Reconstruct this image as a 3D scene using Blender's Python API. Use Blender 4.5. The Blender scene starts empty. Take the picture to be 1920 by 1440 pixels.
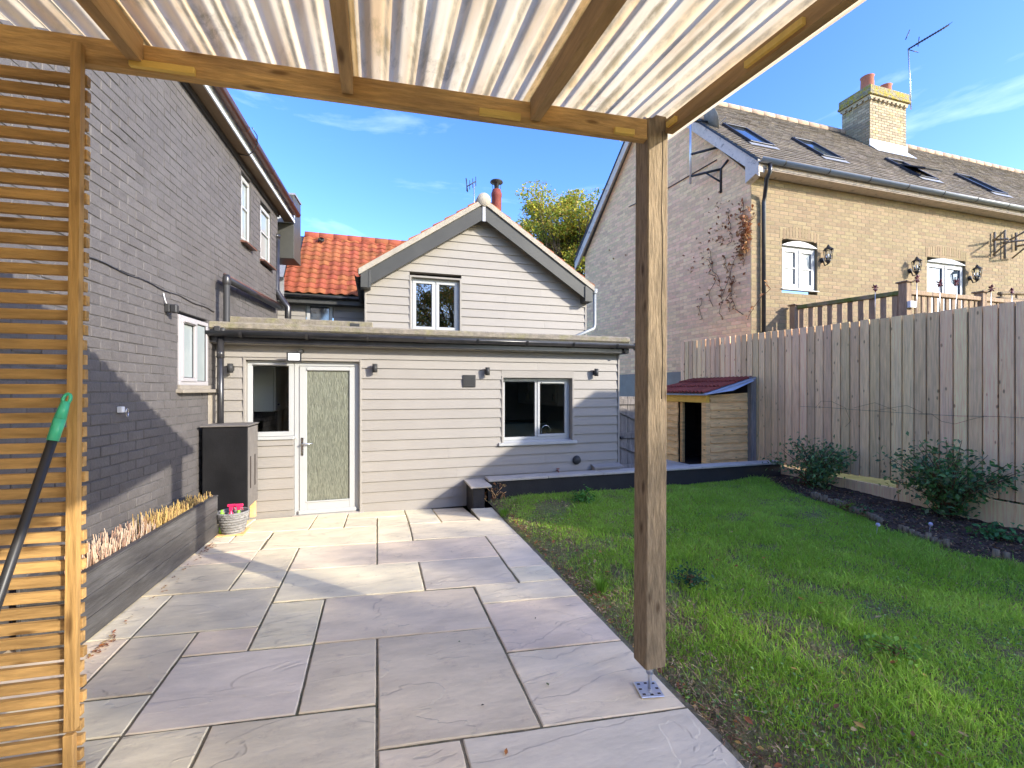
import bpy, math, random
import numpy as np
from mathutils import Vector, Matrix, noise

random.seed(7); rng = np.random.default_rng(7)
R = math.radians
SC = bpy.context.scene
COL = SC.collection

# ------------------------------------------------------------------ camera, light, exposure
YAW = 16.8756
cam_d = bpy.data.cameras.new('camera'); cam = bpy.data.objects.new('camera', cam_d); COL.objects.link(cam)
cam.location = (0, 0, 1.6); cam.rotation_euler = (R(90), 0, R(-YAW))
cam_d.sensor_width = 36; cam_d.lens = 36*834/1920; cam_d.shift_y = 10/1920
cam_d.clip_start = .05; cam_d.clip_end = 2000
SC.camera = cam
SC.view_settings.view_transform = 'Standard'; SC.view_settings.look = 'None'
SC.view_settings.gamma = 1; SC.view_settings.use_curve_mapping = False
SC.view_settings.exposure = 1.92

TRAVEL = Vector((-1.0, 1.0, -.60)).normalized()
sun_d = bpy.data.lights.new('sun', 'SUN'); sun = bpy.data.objects.new('sun', sun_d); COL.objects.link(sun)
sun_d.energy = 2.0; sun_d.angle = R(.55); sun_d.color = (1.0, .93, .82)
sun.rotation_euler = TRAVEL.to_track_quat('-Z', 'Y').to_euler(); sun.location = (8, -8, 9)
ELEV = math.asin(-TRAVEL.z)
AZ = math.atan2(-TRAVEL.x, -TRAVEL.y)

W = bpy.data.worlds.new('World'); SC.world = W; W.use_nodes = True
nt = W.node_tree; nt.nodes.clear()
N = nt.nodes.new; Lk = nt.links.new
sky = N('ShaderNodeTexSky'); sky.sky_type = 'NISHITA'; sky.sun_disc = False
sky.sun_elevation = ELEV; sky.sun_rotation = AZ
sky.altitude = 50; sky.air_density = 1.0; sky.dust_density = .9; sky.ozone_density = 3.0
tc = N('ShaderNodeTexCoord')
mp = N('ShaderNodeMapping'); mp.inputs['Scale'].default_value = (1.3, 1.3, 5.0); mp.inputs['Rotation'].default_value = (0, .12, 4.1)
Lk(tc.outputs['Generated'], mp.inputs['Vector'])
n1 = N('ShaderNodeTexNoise'); n1.inputs['Scale'].default_value = 2.1; n1.inputs['Detail'].default_value = 9; n1.inputs['Roughness'].default_value = .58; n1.inputs['Distortion'].default_value = .5
Lk(mp.outputs[0], n1.inputs['Vector'])
cr = N('ShaderNodeValToRGB'); cr.color_ramp.elements[0].position = .575; cr.color_ramp.elements[0].color = (0, 0, 0, 1)
cr.color_ramp.elements[1].position = .90; cr.color_ramp.elements[1].color = (.36, .36, .36, 1)
Lk(n1.outputs['Fac'], cr.inputs['Fac'])
hs = N('ShaderNodeHueSaturation'); hs.inputs['Saturation'].default_value = 1.26; hs.inputs['Value'].default_value = .98; hs.inputs['Hue'].default_value = .519
Lk(sky.outputs[0], hs.inputs['Color'])
mx = N('ShaderNodeMix'); mx.data_type = 'RGBA'
Lk(cr.outputs[0], mx.inputs['Factor']); Lk(hs.outputs[0], mx.inputs['A']); mx.inputs['B'].default_value = (5.0, 5.6, 6.6, 1)
bg = N('ShaderNodeBackground'); bg.inputs['Strength'].default_value = .15
Lk(mx.outputs['Result'], bg.inputs['Color'])
ow = N('ShaderNodeOutputWorld'); Lk(bg.outputs[0], ow.inputs['Surface'])

# ------------------------------------------------------------------ materials
def mat(name, c, rough=.75, var=.12, scale=6, stretch=(1, 1, 1), c2=None, c2amt=.5, c2scale=2, bump=.25, bscale=60, bdist=.004,
        rnd=.08, hue=0.0, spec=.25, metal=0, tint=False, fine=.0, offset=True, trans=0.0, knots=False, c3=None, c3scale=1.2, c3lo=.6, c3hi=.75, cattr=False):
    m = bpy.data.materials.new(name); m.use_nodes = True; t = m.node_tree; t.nodes.clear()
    n = t.nodes.new; l = t.links.new
    out = n('ShaderNodeOutputMaterial'); b = n('ShaderNodeBsdfPrincipled'); l(b.outputs[0], out.inputs['Surface'])
    b.inputs['Roughness'].default_value = rough; b.inputs['Metallic'].default_value = metal
    b.inputs['Specular IOR Level'].default_value = spec
    co = n('ShaderNodeTexCoord'); oi = n('ShaderNodeObjectInfo')
    vec = co.outputs['Object']
    if offset:
        mu = n('ShaderNodeMath'); mu.operation = 'MULTIPLY'; mu.inputs[1].default_value = 37.0; l(oi.outputs['Random'], mu.inputs[0])
        va = n('ShaderNodeVectorMath'); va.operation = 'ADD'; l(vec, va.inputs[0]); l(mu.outputs[0], va.inputs[1]); vec = va.outputs[0]
    ms = n('ShaderNodeMapping'); ms.inputs['Scale'].default_value = stretch; l(vec, ms.inputs['Vector'])
    a = n('ShaderNodeTexNoise'); a.inputs['Scale'].default_value = scale; a.inputs['Detail'].default_value = 7; a.inputs['Roughness'].default_value = .62
    l(ms.outputs[0], a.inputs['Vector'])
    r1 = n('ShaderNodeMapRange'); r1.inputs['From Min'].default_value = .3; r1.inputs['From Max'].default_value = .7
    r1.inputs['To Min'].default_value = 1-var; r1.inputs['To Max'].default_value = 1+var; l(a.outputs['Fac'], r1.inputs['Value'])
    col = None
    base = n('ShaderNodeRGB'); base.outputs[0].default_value = (*c, 1); col = base.outputs[0]
    if cattr:
        at = n('ShaderNodeAttribute'); at.attribute_name = 'tone'; col = at.outputs['Color']
    if c2:
        q = n('ShaderNodeTexNoise'); q.inputs['Scale'].default_value = c2scale; q.inputs['Detail'].default_value = 5; l(ms.outputs[0], q.inputs['Vector'])
        qr = n('ShaderNodeMapRange'); qr.inputs['From Min'].default_value = .42; qr.inputs['From Max'].default_value = .68; qr.inputs['To Max'].default_value = c2amt
        l(q.outputs['Fac'], qr.inputs['Value'])
        mm = n('ShaderNodeMix'); mm.data_type = 'RGBA'; l(qr.outputs[0], mm.inputs['Factor']); l(col, mm.inputs['A']); mm.inputs['B'].default_value = (*c2, 1); col = mm.outputs['Result']
    if c3:
        q = n('ShaderNodeTexNoise'); q.inputs['Scale'].default_value = c3scale; q.inputs['Detail'].default_value = 8; q.inputs['Roughness'].default_value = .7; l(vec, q.inputs['Vector'])
        qr = n('ShaderNodeMapRange'); qr.inputs['From Min'].default_value = c3lo; qr.inputs['From Max'].default_value = c3hi
        l(q.outputs['Fac'], qr.inputs['Value'])
        mm = n('ShaderNodeMix'); mm.data_type = 'RGBA'; l(qr.outputs[0], mm.inputs['Factor']); l(col, mm.inputs['A']); mm.inputs['B'].default_value = (*c3, 1); col = mm.outputs['Result']
    if knots:
        v = n('ShaderNodeTexVoronoi'); v.inputs['Scale'].default_value = knots[1]; v.inputs['Randomness'].default_value = 1
        mk = n('ShaderNodeMapping'); mk.inputs['Scale'].default_value = knots[0]; l(vec, mk.inputs['Vector']); l(mk.outputs[0], v.inputs['Vector'])
        kr = n('ShaderNodeMapRange'); kr.inputs['From Min'].default_value = .14; kr.inputs['From Max'].default_value = .06; kr.inputs['To Max'].default_value = .75
        l(v.outputs['Distance'], kr.inputs['Value'])
        mm = n('ShaderNodeMix'); mm.data_type = 'RGBA'; l(kr.outputs[0], mm.inputs['Factor']); l(col, mm.inputs['A']); mm.inputs['B'].default_value = (c[0]*.22, c[1]*.17, c[2]*.14, 1); col = mm.outputs['Result']
    # brightness: noise * random per object (+ tint attribute)
    rs = n('ShaderNodeMapRange'); rs.inputs['To Min'].default_value = 1-rnd; rs.inputs['To Max'].default_value = 1+rnd
    if tint:
        at = n('ShaderNodeAttribute'); at.attribute_name = 'tint'
        ad = n('ShaderNodeMath'); ad.operation = 'ADD'; l(at.outputs['Fac'], ad.inputs[0]); l(oi.outputs['Random'], ad.inputs[1])
        fr = n('ShaderNodeMath'); fr.operation = 'FRACT'; l(ad.outputs[0], fr.inputs[0]); rsrc = fr.outputs[0]
    else: rsrc = oi.outputs['Random']
    l(rsrc, rs.inputs['Value'])
    mul = n('ShaderNodeMath'); mul.operation = 'MULTIPLY'; l(rs.outputs[0], mul.inputs[0]); l(r1.outputs[0], mul.inputs[1])
    h = n('ShaderNodeHueSaturation'); l(mul.outputs[0], h.inputs['Value']); l(col, h.inputs['Color'])
    if hue:
        hr = n('ShaderNodeMapRange'); hr.inputs['To Min'].default_value = .5-hue; hr.inputs['To Max'].default_value = .5+hue
        m7 = n('ShaderNodeMath'); m7.operation = 'MULTIPLY'; m7.inputs[1].default_value = 7.3; l(rsrc, m7.inputs[0])
        f7 = n('ShaderNodeMath'); f7.operation = 'FRACT'; l(m7.outputs[0], f7.inputs[0]); l(f7.outputs[0], hr.inputs['Value']); l(hr.outputs[0], h.inputs['Hue'])
    l(h.outputs[0], b.inputs['Base Color'])
    if bump:
        bn = n('ShaderNodeTexNoise'); bn.inputs['Scale'].default_value = bscale; bn.inputs['Detail'].default_value = 6; l(ms.outputs[0], bn.inputs['Vector'])
        bu = n('ShaderNodeBump'); bu.inputs['Strength'].default_value = bump; bu.inputs['Distance'].default_value = bdist*4
        l(bn.outputs['Fac'], bu.inputs['Height']); l(bu.outputs[0], b.inputs['Normal'])
    if trans:
        tr = n('ShaderNodeBsdfTranslucent'); l(h.outputs[0], tr.inputs['Color']); ms2 = n('ShaderNodeMixShader'); ms2.inputs[0].default_value = trans
        l(b.outputs[0], ms2.inputs[1]); l(tr.outputs[0], ms2.inputs[2]); l(ms2.outputs[0], out.inputs['Surface'])
    return m

def glass(name, tintc=(.9, .95, .95), refl=.12, rough=0.0, dark=None):
    m = bpy.data.materials.new(name); m.use_nodes = True; t = m.node_tree; t.nodes.clear(); n = t.nodes.new; l = t.links.new
    out = n('ShaderNodeOutputMaterial'); g = n('ShaderNodeBsdfGlossy'); g.inputs['Roughness'].default_value = rough
    if dark: tr = n('ShaderNodeBsdfDiffuse'); tr.inputs['Color'].default_value = (*dark, 1)
    else: tr = n('ShaderNodeBsdfTransparent'); tr.inputs['Color'].default_value = (*tintc, 1)
    lw = n('ShaderNodeFresnel'); lw.inputs['IOR'].default_value = 1.45
    ad = n('ShaderNodeMath'); ad.operation = 'ADD'; ad.inputs[1].default_value = refl; ad.use_clamp = True; l(lw.outputs[0], ad.inputs[0])
    mxs = n('ShaderNodeMixShader'); l(ad.outputs[0], mxs.inputs[0]); l(tr.outputs[0], mxs.inputs[1]); l(g.outputs[0], mxs.inputs[2]); l(mxs.outputs[0], out.inputs['Surface'])
    return m

def rain_glass():
    m = bpy.data.materials.new('patterned_glass'); m.use_nodes = True; t = m.node_tree; t.nodes.clear(); n = t.nodes.new; l = t.links.new
    out = n('ShaderNodeOutputMaterial'); b = n('ShaderNodeBsdfPrincipled'); l(b.outputs[0], out.inputs[0])
    co = n('ShaderNodeTexCoord'); ms = n('ShaderNodeMapping'); ms.inputs['Scale'].default_value = (55, 55, 9); l(co.outputs['Object'], ms.inputs[0])
    a = n('ShaderNodeTexNoise'); a.inputs['Scale'].default_value = 1.2; a.inputs['Detail'].default_value = 3; a.inputs['Distortion'].default_value = 1.2; l(ms.outputs[0], a.inputs['Vector'])
    r = n('ShaderNodeValToRGB'); r.color_ramp.elements[0].position = .35; r.color_ramp.elements[0].color = (.12, .125, .095, 1)
    r.color_ramp.elements[1].position = .72; r.color_ramp.elements[1].color = (.23, .24, .18, 1); l(a.outputs['Fac'], r.inputs[0]); l(r.outputs[0], b.inputs['Base Color'])
    b.inputs['Roughness'].default_value = .12; b.inputs['Specular IOR Level'].default_value = .7
    bu = n('ShaderNodeBump'); bu.inputs['Strength'].default_value = .5; bu.inputs['Distance'].default_value = .02; l(a.outputs['Fac'], bu.inputs['Height']); l(bu.outputs[0], b.inputs['Normal'])
    return m

MT = dict(
    slab=mat('sandstone', (.86, .71, .475), rough=.7, var=.13, scale=3.0, stretch=(1, 2.6, 1), c2=(.74, .61, .425), c2amt=.8, c2scale=1.3, c3=(.52, .40, .29), c3scale=9, c3lo=.58, c3hi=.85, bump=.36, bscale=9, bdist=.004, rnd=.11, hue=.012),
    joint=mat('sand_joint', (.21, .175, .11), var=.35, scale=30, bump=.6, bscale=90, c2=(.09, .10, .05), c2amt=.8, c2scale=4, offset=False),
    soil=mat('soil', (.14, .095, .068), rough=1, var=.5, scale=14, bump=1, bscale=22, bdist=.02, c2=(.085, .055, .04), c2amt=.8, c2scale=5, spec=.05, offset=False),
    turf=mat('turf', (.22, .23, .09), rough=1, var=.4, scale=20, bump=1, bscale=40, bdist=.012, c2=(.20, .14, .09), c2amt=.9, c2scale=2.2, spec=.05, offset=False),
    ground=mat('ground', (.10, .11, .06), rough=1, var=.3, scale=3, bump=.3, spec=.05, offset=False),
    blade=mat('grass_blade', (.1, .2, .03), rough=.6, var=.1, bump=0, cattr=True, rnd=0, trans=.35, offset=False),
    paintbrick=mat('painted_brick', (.115, .105, .100), rough=.62, var=.08, scale=16, bump=.5, bscale=45, bdist=.003, rnd=.06, tint=True, c2=(.145, .135, .13), c2amt=.5, c2scale=3, c3=(.085, .078, .073), c3scale=1.1, c3lo=.56, c3hi=.70, spec=.3),
    paintmortar=mat('painted_mortar', (.10, .095, .092), rough=.8, var=.3, scale=9, bump=.5, bscale=60, c3=(.125, .118, .112), c3scale=1.6, c3lo=.44, c3hi=.56, offset=False),
    buff=mat('buff_brick', (.29, .218, .125), rough=.85, var=.10, scale=12, bump=.3, rnd=.13, hue=.012, tint=True),
    buffmortar=mat('buff_mortar', (.25, .20, .125), var=.12, scale=8, offset=False),
    pinkbrick=mat('pale_gable_brick', (.93, .61, .335), rough=.85, var=.12, scale=12, bump=.4, rnd=.15, hue=.012, tint=True),
    pinkmortar=mat('gable_mortar', (.76, .53, .31), var=.15, scale=7, offset=False),
    chimbrick=mat('chimney_brick', (.40, .32, .20), var=.15, scale=12, rnd=.22, tint=True, hue=.01, c3=(.33, .27, .08), c3scale=3, c3lo=.55, c3hi=.7),
    lichen=mat('lichen_stone', (.30, .26, .17), var=.25, scale=14, c3=(.42, .33, .03), c3scale=5, c3lo=.46, c3hi=.58, bump=.8, bscale=30, bdist=.01),
    siding=mat('painted_siding', (.298, .274, .240), rough=.5, var=.035, scale=2, stretch=(1.2, 1, 1), c2=(.27, .25, .215), c2amt=.28, c2scale=1.1, bump=.12, bscale=90, rnd=.035, spec=.3),
    upvc=mat('white_upvc', (.425, .43, .415), rough=.28, var=.02, bump=0, rnd=.01, spec=.5),
    greyupvc=mat('grey_frame', (.40, .38, .38), rough=.3, var=.02, bump=0, rnd=.02, spec=.5),
    barge=mat('grey_bargeboard', (.062, .062, .056), rough=.45, var=.08, bump=.1, c2=(.085, .085, .075), c2amt=.4, spec=.25),
    vergecap=mat('verge_mortar', (.38, .34, .27), rough=.85, var=.12, scale=10, bump=.5),
    pantile=mat('clay_pantile', (.29, .088, .04), rough=.8, var=.16, scale=14, rnd=.16, hue=.012, bump=.4, c2=(.36, .12, .06), c2amt=.35, c2scale=5, tint=True),
    redtile=mat('maroon_tile', (.27, .055, .038), rough=.6, var=.15, scale=12, rnd=.2, bump=.3),
    slate=mat('grey_tile', (.20, .172, .14), rough=.85, var=.2, scale=10, rnd=.26, hue=.01, tint=True, bump=.5, c3=(.34, .29, .22), c3scale=4, c3lo=.55, c3hi=.75),
    ridge=mat('ridge_clay', (.46, .33, .23), rough=.85, var=.15, scale=8, rnd=.15),
    lead=mat('lead', (.33, .335, .345), rough=.5, var=.15, scale=6, metal=.3, bump=.2),
    felt=mat('mossy_felt', (.235, .205, .16), rough=.95, var=.25, scale=16, c3=(.20, .185, .085), c3scale=6, c3lo=.46, c3hi=.72, bump=.6, bscale=80),
    blackpvc=mat('black_pvc', (.022, .022, .024), rough=.28, var=.1, bump=0, spec=.5, c2=(.06, .055, .055), c2amt=.4, c2scale=9),
    greypvc=mat('grey_pvc', (.30, .32, .32), rough=.35, var=.05, bump=0, spec=.5),
    brownpvc=mat('brown_pvc', (.14, .065, .045), rough=.35, var=.3, scale=5, stretch=(2, 1, 1), bump=0, spec=.5),
    whitefas=mat('white_fascia', (.62, .66, .70), rough=.4, var=.04, bump=0),
    soffit=mat('soffit_board', (.27, .19, .12), rough=.8, var=.15, scale=4, c2=(.2, .16, .11), c2amt=.6),
    oldwhite=mat('weathered_white_paint', (.66, .56, .465), rough=.8, var=.10, scale=8, c3=(.20, .17, .15), c3scale=7, c3lo=.55, c3hi=.72, bump=.4),
    timber=mat('treated_timber', (.56, .345, .125), rough=.75, var=.3, scale=5, stretch=(1, 9, 9), c2=(.33, .20, .085), c2amt=.85, c2scale=1.6, bump=.6, bscale=9, bdist=.003, rnd=.12, knots=((1.4, 5, 5), 2.0)),
    timberY=mat('treated_timber_rafter', (.44, .28, .125), rough=.75, var=.3, scale=5, stretch=(9, 1, 9), c2=(.20, .13, .065), c2amt=.6, c2scale=2.5, bump=.5, bscale=9, bdist=.003, rnd=.12, knots=((5, 1.2, 5), 1.6)),
    timberZ=mat('weathered_post_timber', (.245, .185, .115), rough=.85, var=.36, scale=7, stretch=(9, 9, 1.5), c2=(.235, .18, .115), c2amt=.75, c2scale=2, bump=.6, bscale=12, bdist=.003, rnd=.1, knots=((4, 4, 1.6), 1.9)),
    slat=mat('cedar_slat', (.50, .30, .11), rough=.7, var=.28, scale=5, stretch=(1, 9, 9), c2=(.27, .16, .06), c2amt=.55, c2scale=2, bump=.4, bscale=9, bdist=.003, rnd=.16, knots=((1.5, 4, 6), 1.8)),
    slatZ=mat('cedar_upright', (.56, .33, .115), rough=.7, var=.22, scale=5, stretch=(9, 9, .8), c2=(.33, .2, .085), c2amt=.5, c2scale=2, bump=.4, bscale=9, rnd=.1, knots=((5, 5, 1.2), 1.6)),
    freshwood=mat('fresh_softwood', (.80, .55, .14), rough=.7, var=.1, scale=5, stretch=(1, 6, 6), bump=.2, rnd=.08),
    fence=mat('fence_board', (.95, .64, .34), rough=.85, var=.22, scale=6, stretch=(9, 9, .6), c2=(.84, .58, .345), c2amt=.8, c2scale=1.2, bump=.5, bscale=12, bdist=.003, rnd=.22, hue=.010, knots=((3.5, 6, 2.6), 1.7)),
    greywood=mat('grey_weathered_wood', (.25, .22, .19), rough=.9, var=.28, scale=6, stretch=(7, 7, .8), c2=(.17, .15, .13), c2amt=.7, bump=.6, bscale=12, rnd=.15),
    mossrail=mat('mossy_rail', (.32, .25, .16), rough=.9, var=.25, scale=6, c3=(.11, .15, .03), c3scale=2, c3lo=.42, c3hi=.6, bump=.5),
    cladding=mat('hut_cladding', (.93, .55, .22), rough=.8, var=.25, scale=5, stretch=(1, 1, 9), c2=(.62, .38, .17), c2amt=.7, c2scale=2, bump=.5, bscale=10, rnd=.16, knots=((2.5, 2.5, 7), 1.6)),
    hutframe=mat('hut_frame', (.90, .52, .09), rough=.7, var=.15, scale=5, rnd=.1),
    planter=mat('black_stained_timber', (.075, .07, .066), rough=.6, var=.25, scale=6, stretch=(9, 1, 9), c2=(.13, .125, .12), c2amt=.7, c2scale=1.3, bump=.4, bscale=10, rnd=.12, spec=.35),
    blackpaint=mat('black_render', (.032, .030, .030), rough=.6, var=.2, scale=5, bump=.3),
    cabinet=mat('black_cabinet', (.011, .011, .012), rough=.5, var=.25, scale=3, bump=.1, c2=(.022, .021, .021), c2amt=.5, spec=.2),
    cabinettop=mat('cabinet_felt_top', (.17, .155, .14), rough=.9, var=.15, scale=8),
    coping=mat('stone_coping', (.54, .48, .40), rough=.8, var=.14, scale=6, bump=.4, rnd=.1),
    render_grey=mat('grey_render_band', (.30, .265, .215), var=.12, scale=5, bump=.3),
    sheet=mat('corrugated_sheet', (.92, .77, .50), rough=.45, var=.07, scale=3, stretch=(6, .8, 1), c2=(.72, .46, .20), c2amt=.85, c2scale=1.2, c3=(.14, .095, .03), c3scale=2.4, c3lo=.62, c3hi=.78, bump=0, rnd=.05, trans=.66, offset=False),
    gap_shade=mat('gap_shade_timber', (.07, .05, .035), rough=.95, var=.2, scale=8),  # shade between the fence boards, put in as a dark colour
    deckwood=mat('brown_deck_timber', (.36, .255, .165), rough=.9, var=.28, scale=6, stretch=(7, 7, .8), c2=(.24, .175, .12), c2amt=.7, bump=.5, bscale=12, rnd=.15),
    lampblack=mat('lamp_black', (.03, .03, .032), rough=.4, var=.05, bump=0, spec=.4),
    lampgrey=mat('lamp_grey', (.045, .045, .044), rough=.5, var=.05, bump=0, spec=.25),
    steel=mat('galvanised_steel', (.62, .63, .65), rough=.35, var=.1, scale=20, metal=.75, bump=.1),
    chrome=mat('brushed_chrome', (.7, .7, .7), rough=.2, var=.02, metal=1, bump=0),
    wicker=mat('grey_wicker', (.26, .25, .235), rough=.8, var=.3, scale=30, bump=.5, bscale=80),
    straw=mat('dry_stalk', (.62, .46, .27), rough=.85, var=.2, scale=10, bump=0, rnd=.1, cattr=True),
    pink=mat('pink_plastic', (.72, .03, .12), rough=.3, var=.02, bump=0, spec=.5),
    lime=mat('lime_plastic', (.22, .55, .04), rough=.3, var=.02, bump=0, spec=.5),
    label=mat('pale_label', (.75, .5, .55), rough=.4, var=.05, bump=0),
    greenplastic=mat('green_plastic', (.06, .50, .27), rough=.35, var=.03, bump=0, spec=.5),
    dishgrey=mat('weathered_dish', (.28, .26, .22), rough=.6, var=.2, scale=8, bump=.1),
    pot=mat('terracotta_pot', (.52, .20, .13), rough=.85, var=.12, scale=6),
    redflue=mat('dark_red_clay', (.22, .055, .04), rough=.7, var=.12, scale=6),
    bark=mat('bark', (.09, .07, .05), rough=.95, var=.3, scale=12, bump=.8, bscale=20, bdist=.01),
    leaf=mat('leaf', (.1, .15, .04), rough=.55, var=.1, bump=0, rnd=0, cattr=True, trans=.35, offset=False),
    twig=mat('dry_vine', (.17, .085, .045), rough=.9, var=.3, scale=20, bump=0, cattr=False),
    interior=mat('interior_wall', (.42, .41, .36), rough=.8, var=.04, bump=0),
    interiordark=mat('interior_worktop', (.08, .085, .08), rough=.5, var=.1, bump=0),
    cupboard=mat('cream_cupboard', (.58, .58, .50), rough=.35, var=.02, bump=0, spec=.4),
    hutdark=mat('hut_inside', (.045, .035, .03), rough=.95, var=.2, scale=6),
    white=mat('white_plastic', (.8, .8, .78), rough=.35, var=.02, bump=0),
    curtain=mat('net_curtain', (.75, .75, .73), rough=.9, var=.06, scale=4, stretch=(12, 12, 1), bump=0),
    bluesheet=mat('grey_membrane', (.42, .47, .55), rough=.5, var=.1, scale=6, bump=.2),
    mauve=mat('purple_metal_flower', (.13, .03, .045), rough=.5, var=.2, bump=0, spec=.4),
    seed=mat('pale_seed_head', (.55, .52, .62), rough=.9, var=.15, scale=40, bump=.5),
)
def riven():
    m = MT['slab']; t = m.node_tree; n = t.nodes.new; l = t.links.new
    mp_ = [x for x in t.nodes if x.type == 'MAPPING'][0]; oi = [x for x in t.nodes if x.type == 'OBJECT_INFO'][0]
    a = n('ShaderNodeMath'); a.operation = 'MULTIPLY'; a.inputs[1].default_value = 91.7; l(oi.outputs['Random'], a.inputs[0])
    s_ = n('ShaderNodeMath'); s_.operation = 'SINE'; l(a.outputs[0], s_.inputs[0])
    b = n('ShaderNodeMath'); b.operation = 'MULTIPLY'; b.inputs[1].default_value = 1.1; l(s_.outputs[0], b.inputs[0])
    c = n('ShaderNodeCombineXYZ'); l(b.outputs[0], c.inputs['Z']); l(c.outputs[0], mp_.inputs['Rotation'])
    no = n('ShaderNodeTexNoise'); no.inputs['Scale'].default_value = 1.25; no.inputs['Detail'].default_value = 4; no.inputs['Distortion'].default_value = .7; l(mp_.outputs[0], no.inputs['Vector'])
    su = n('ShaderNodeMath'); su.operation = 'SUBTRACT'; su.inputs[1].default_value = .5; l(no.outputs['Fac'], su.inputs[0])
    ab = n('ShaderNodeMath'); ab.operation = 'ABSOLUTE'; l(su.outputs[0], ab.inputs[0])
    mr = n('ShaderNodeMapRange'); mr.inputs['From Min'].default_value = .010; mr.inputs['From Max'].default_value = .001; mr.inputs['To Max'].default_value = .17; l(ab.outputs[0], mr.inputs['Value'])
    gt = n('ShaderNodeMapRange'); gt.inputs['From Min'].default_value = .494; gt.inputs['From Max'].default_value = .506; l(no.outputs['Fac'], gt.inputs['Value'])
    hsv = [x for x in t.nodes if x.type == 'HUE_SAT'][0]; src = hsv.inputs['Color'].links[0].from_socket
    mi = n('ShaderNodeMix'); mi.data_type = 'RGBA'; l(mr.outputs[0], mi.inputs['Factor']); l(src, mi.inputs['A']); mi.inputs['B'].default_value = (.22, .19, .16, 1)
    # per slab tone: greyer or pinker
    rr = n('ShaderNodeMath'); rr.operation = 'FRACT'; l(a.outputs[0], rr.inputs[0])
    rm = n('ShaderNodeMapRange'); rm.inputs['From Min'].default_value = .45; rm.inputs['To Max'].default_value = .75; l(rr.outputs[0], rm.inputs['Value'])
    m2 = n('ShaderNodeMix'); m2.data_type = 'RGBA'; l(rm.outputs[0], m2.inputs['Factor']); l(mi.outputs['Result'], m2.inputs['A']); m2.inputs['B'].default_value = (.73, .64, .47, 1)
    l(m2.outputs['Result'], hsv.inputs['Color'])
    bu = [x for x in t.nodes if x.type == 'BUMP'][0]; b2 = n('ShaderNodeBump'); b2.inputs['Strength'].default_value = .4; b2.inputs['Distance'].default_value = .008
    l(gt.outputs[0], b2.inputs['Height']); bs = [x for x in t.nodes if x.type == 'BSDF_PRINCIPLED'][0]
    l(bu.outputs[0], b2.inputs['Normal']); l(b2.outputs[0], bs.inputs['Normal'])
riven()
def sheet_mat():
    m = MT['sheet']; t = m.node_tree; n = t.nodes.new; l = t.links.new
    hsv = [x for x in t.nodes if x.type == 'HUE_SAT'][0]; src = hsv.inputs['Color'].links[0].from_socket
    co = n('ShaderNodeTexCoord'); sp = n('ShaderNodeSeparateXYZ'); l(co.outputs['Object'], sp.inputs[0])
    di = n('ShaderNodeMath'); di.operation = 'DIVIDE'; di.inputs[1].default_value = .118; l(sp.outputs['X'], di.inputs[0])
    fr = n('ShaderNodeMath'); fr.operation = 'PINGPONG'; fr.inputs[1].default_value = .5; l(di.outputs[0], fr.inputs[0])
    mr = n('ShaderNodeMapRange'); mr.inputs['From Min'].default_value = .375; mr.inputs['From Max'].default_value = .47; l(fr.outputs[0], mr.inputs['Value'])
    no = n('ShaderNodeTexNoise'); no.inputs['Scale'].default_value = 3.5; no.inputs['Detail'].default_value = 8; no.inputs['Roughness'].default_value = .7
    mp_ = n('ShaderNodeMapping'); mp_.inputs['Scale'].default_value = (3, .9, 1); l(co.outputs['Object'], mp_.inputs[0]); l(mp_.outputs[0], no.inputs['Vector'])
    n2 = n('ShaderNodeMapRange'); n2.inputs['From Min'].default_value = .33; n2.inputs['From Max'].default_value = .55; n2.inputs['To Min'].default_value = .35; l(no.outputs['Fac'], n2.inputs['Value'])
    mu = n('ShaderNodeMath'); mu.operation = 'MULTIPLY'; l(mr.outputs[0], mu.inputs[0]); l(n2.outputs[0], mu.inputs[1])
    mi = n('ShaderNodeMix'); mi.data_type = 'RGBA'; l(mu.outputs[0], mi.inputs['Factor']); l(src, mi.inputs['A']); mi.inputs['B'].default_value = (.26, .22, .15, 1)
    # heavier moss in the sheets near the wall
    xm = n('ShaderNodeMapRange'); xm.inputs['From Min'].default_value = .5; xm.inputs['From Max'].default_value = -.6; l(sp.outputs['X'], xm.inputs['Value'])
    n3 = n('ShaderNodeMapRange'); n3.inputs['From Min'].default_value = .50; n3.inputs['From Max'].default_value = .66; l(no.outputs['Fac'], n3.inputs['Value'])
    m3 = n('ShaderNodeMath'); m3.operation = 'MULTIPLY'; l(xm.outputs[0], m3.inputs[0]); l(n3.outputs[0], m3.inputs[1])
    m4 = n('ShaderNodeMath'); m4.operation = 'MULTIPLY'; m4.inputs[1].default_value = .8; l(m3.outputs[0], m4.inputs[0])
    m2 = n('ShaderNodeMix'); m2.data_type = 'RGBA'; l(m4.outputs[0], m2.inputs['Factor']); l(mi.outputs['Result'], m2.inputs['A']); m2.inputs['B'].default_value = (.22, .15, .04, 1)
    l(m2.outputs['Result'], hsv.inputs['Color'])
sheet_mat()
GL = glass('window_glass', (.95, .97, .97), .0); GL2 = glass('reflective_glass', (.5, .55, .55), .30); GLD = glass('dark_roof_glass', refl=.18, dark=(.02, .03, .04)); GLW = glass('frosted_glass', refl=.08, rough=.15, dark=(.33, .37, .36))
GLB = glass('blue_grey_glass', refl=.2, rough=.05, dark=(.045, .065, .09))
RG = rain_glass()

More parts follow.
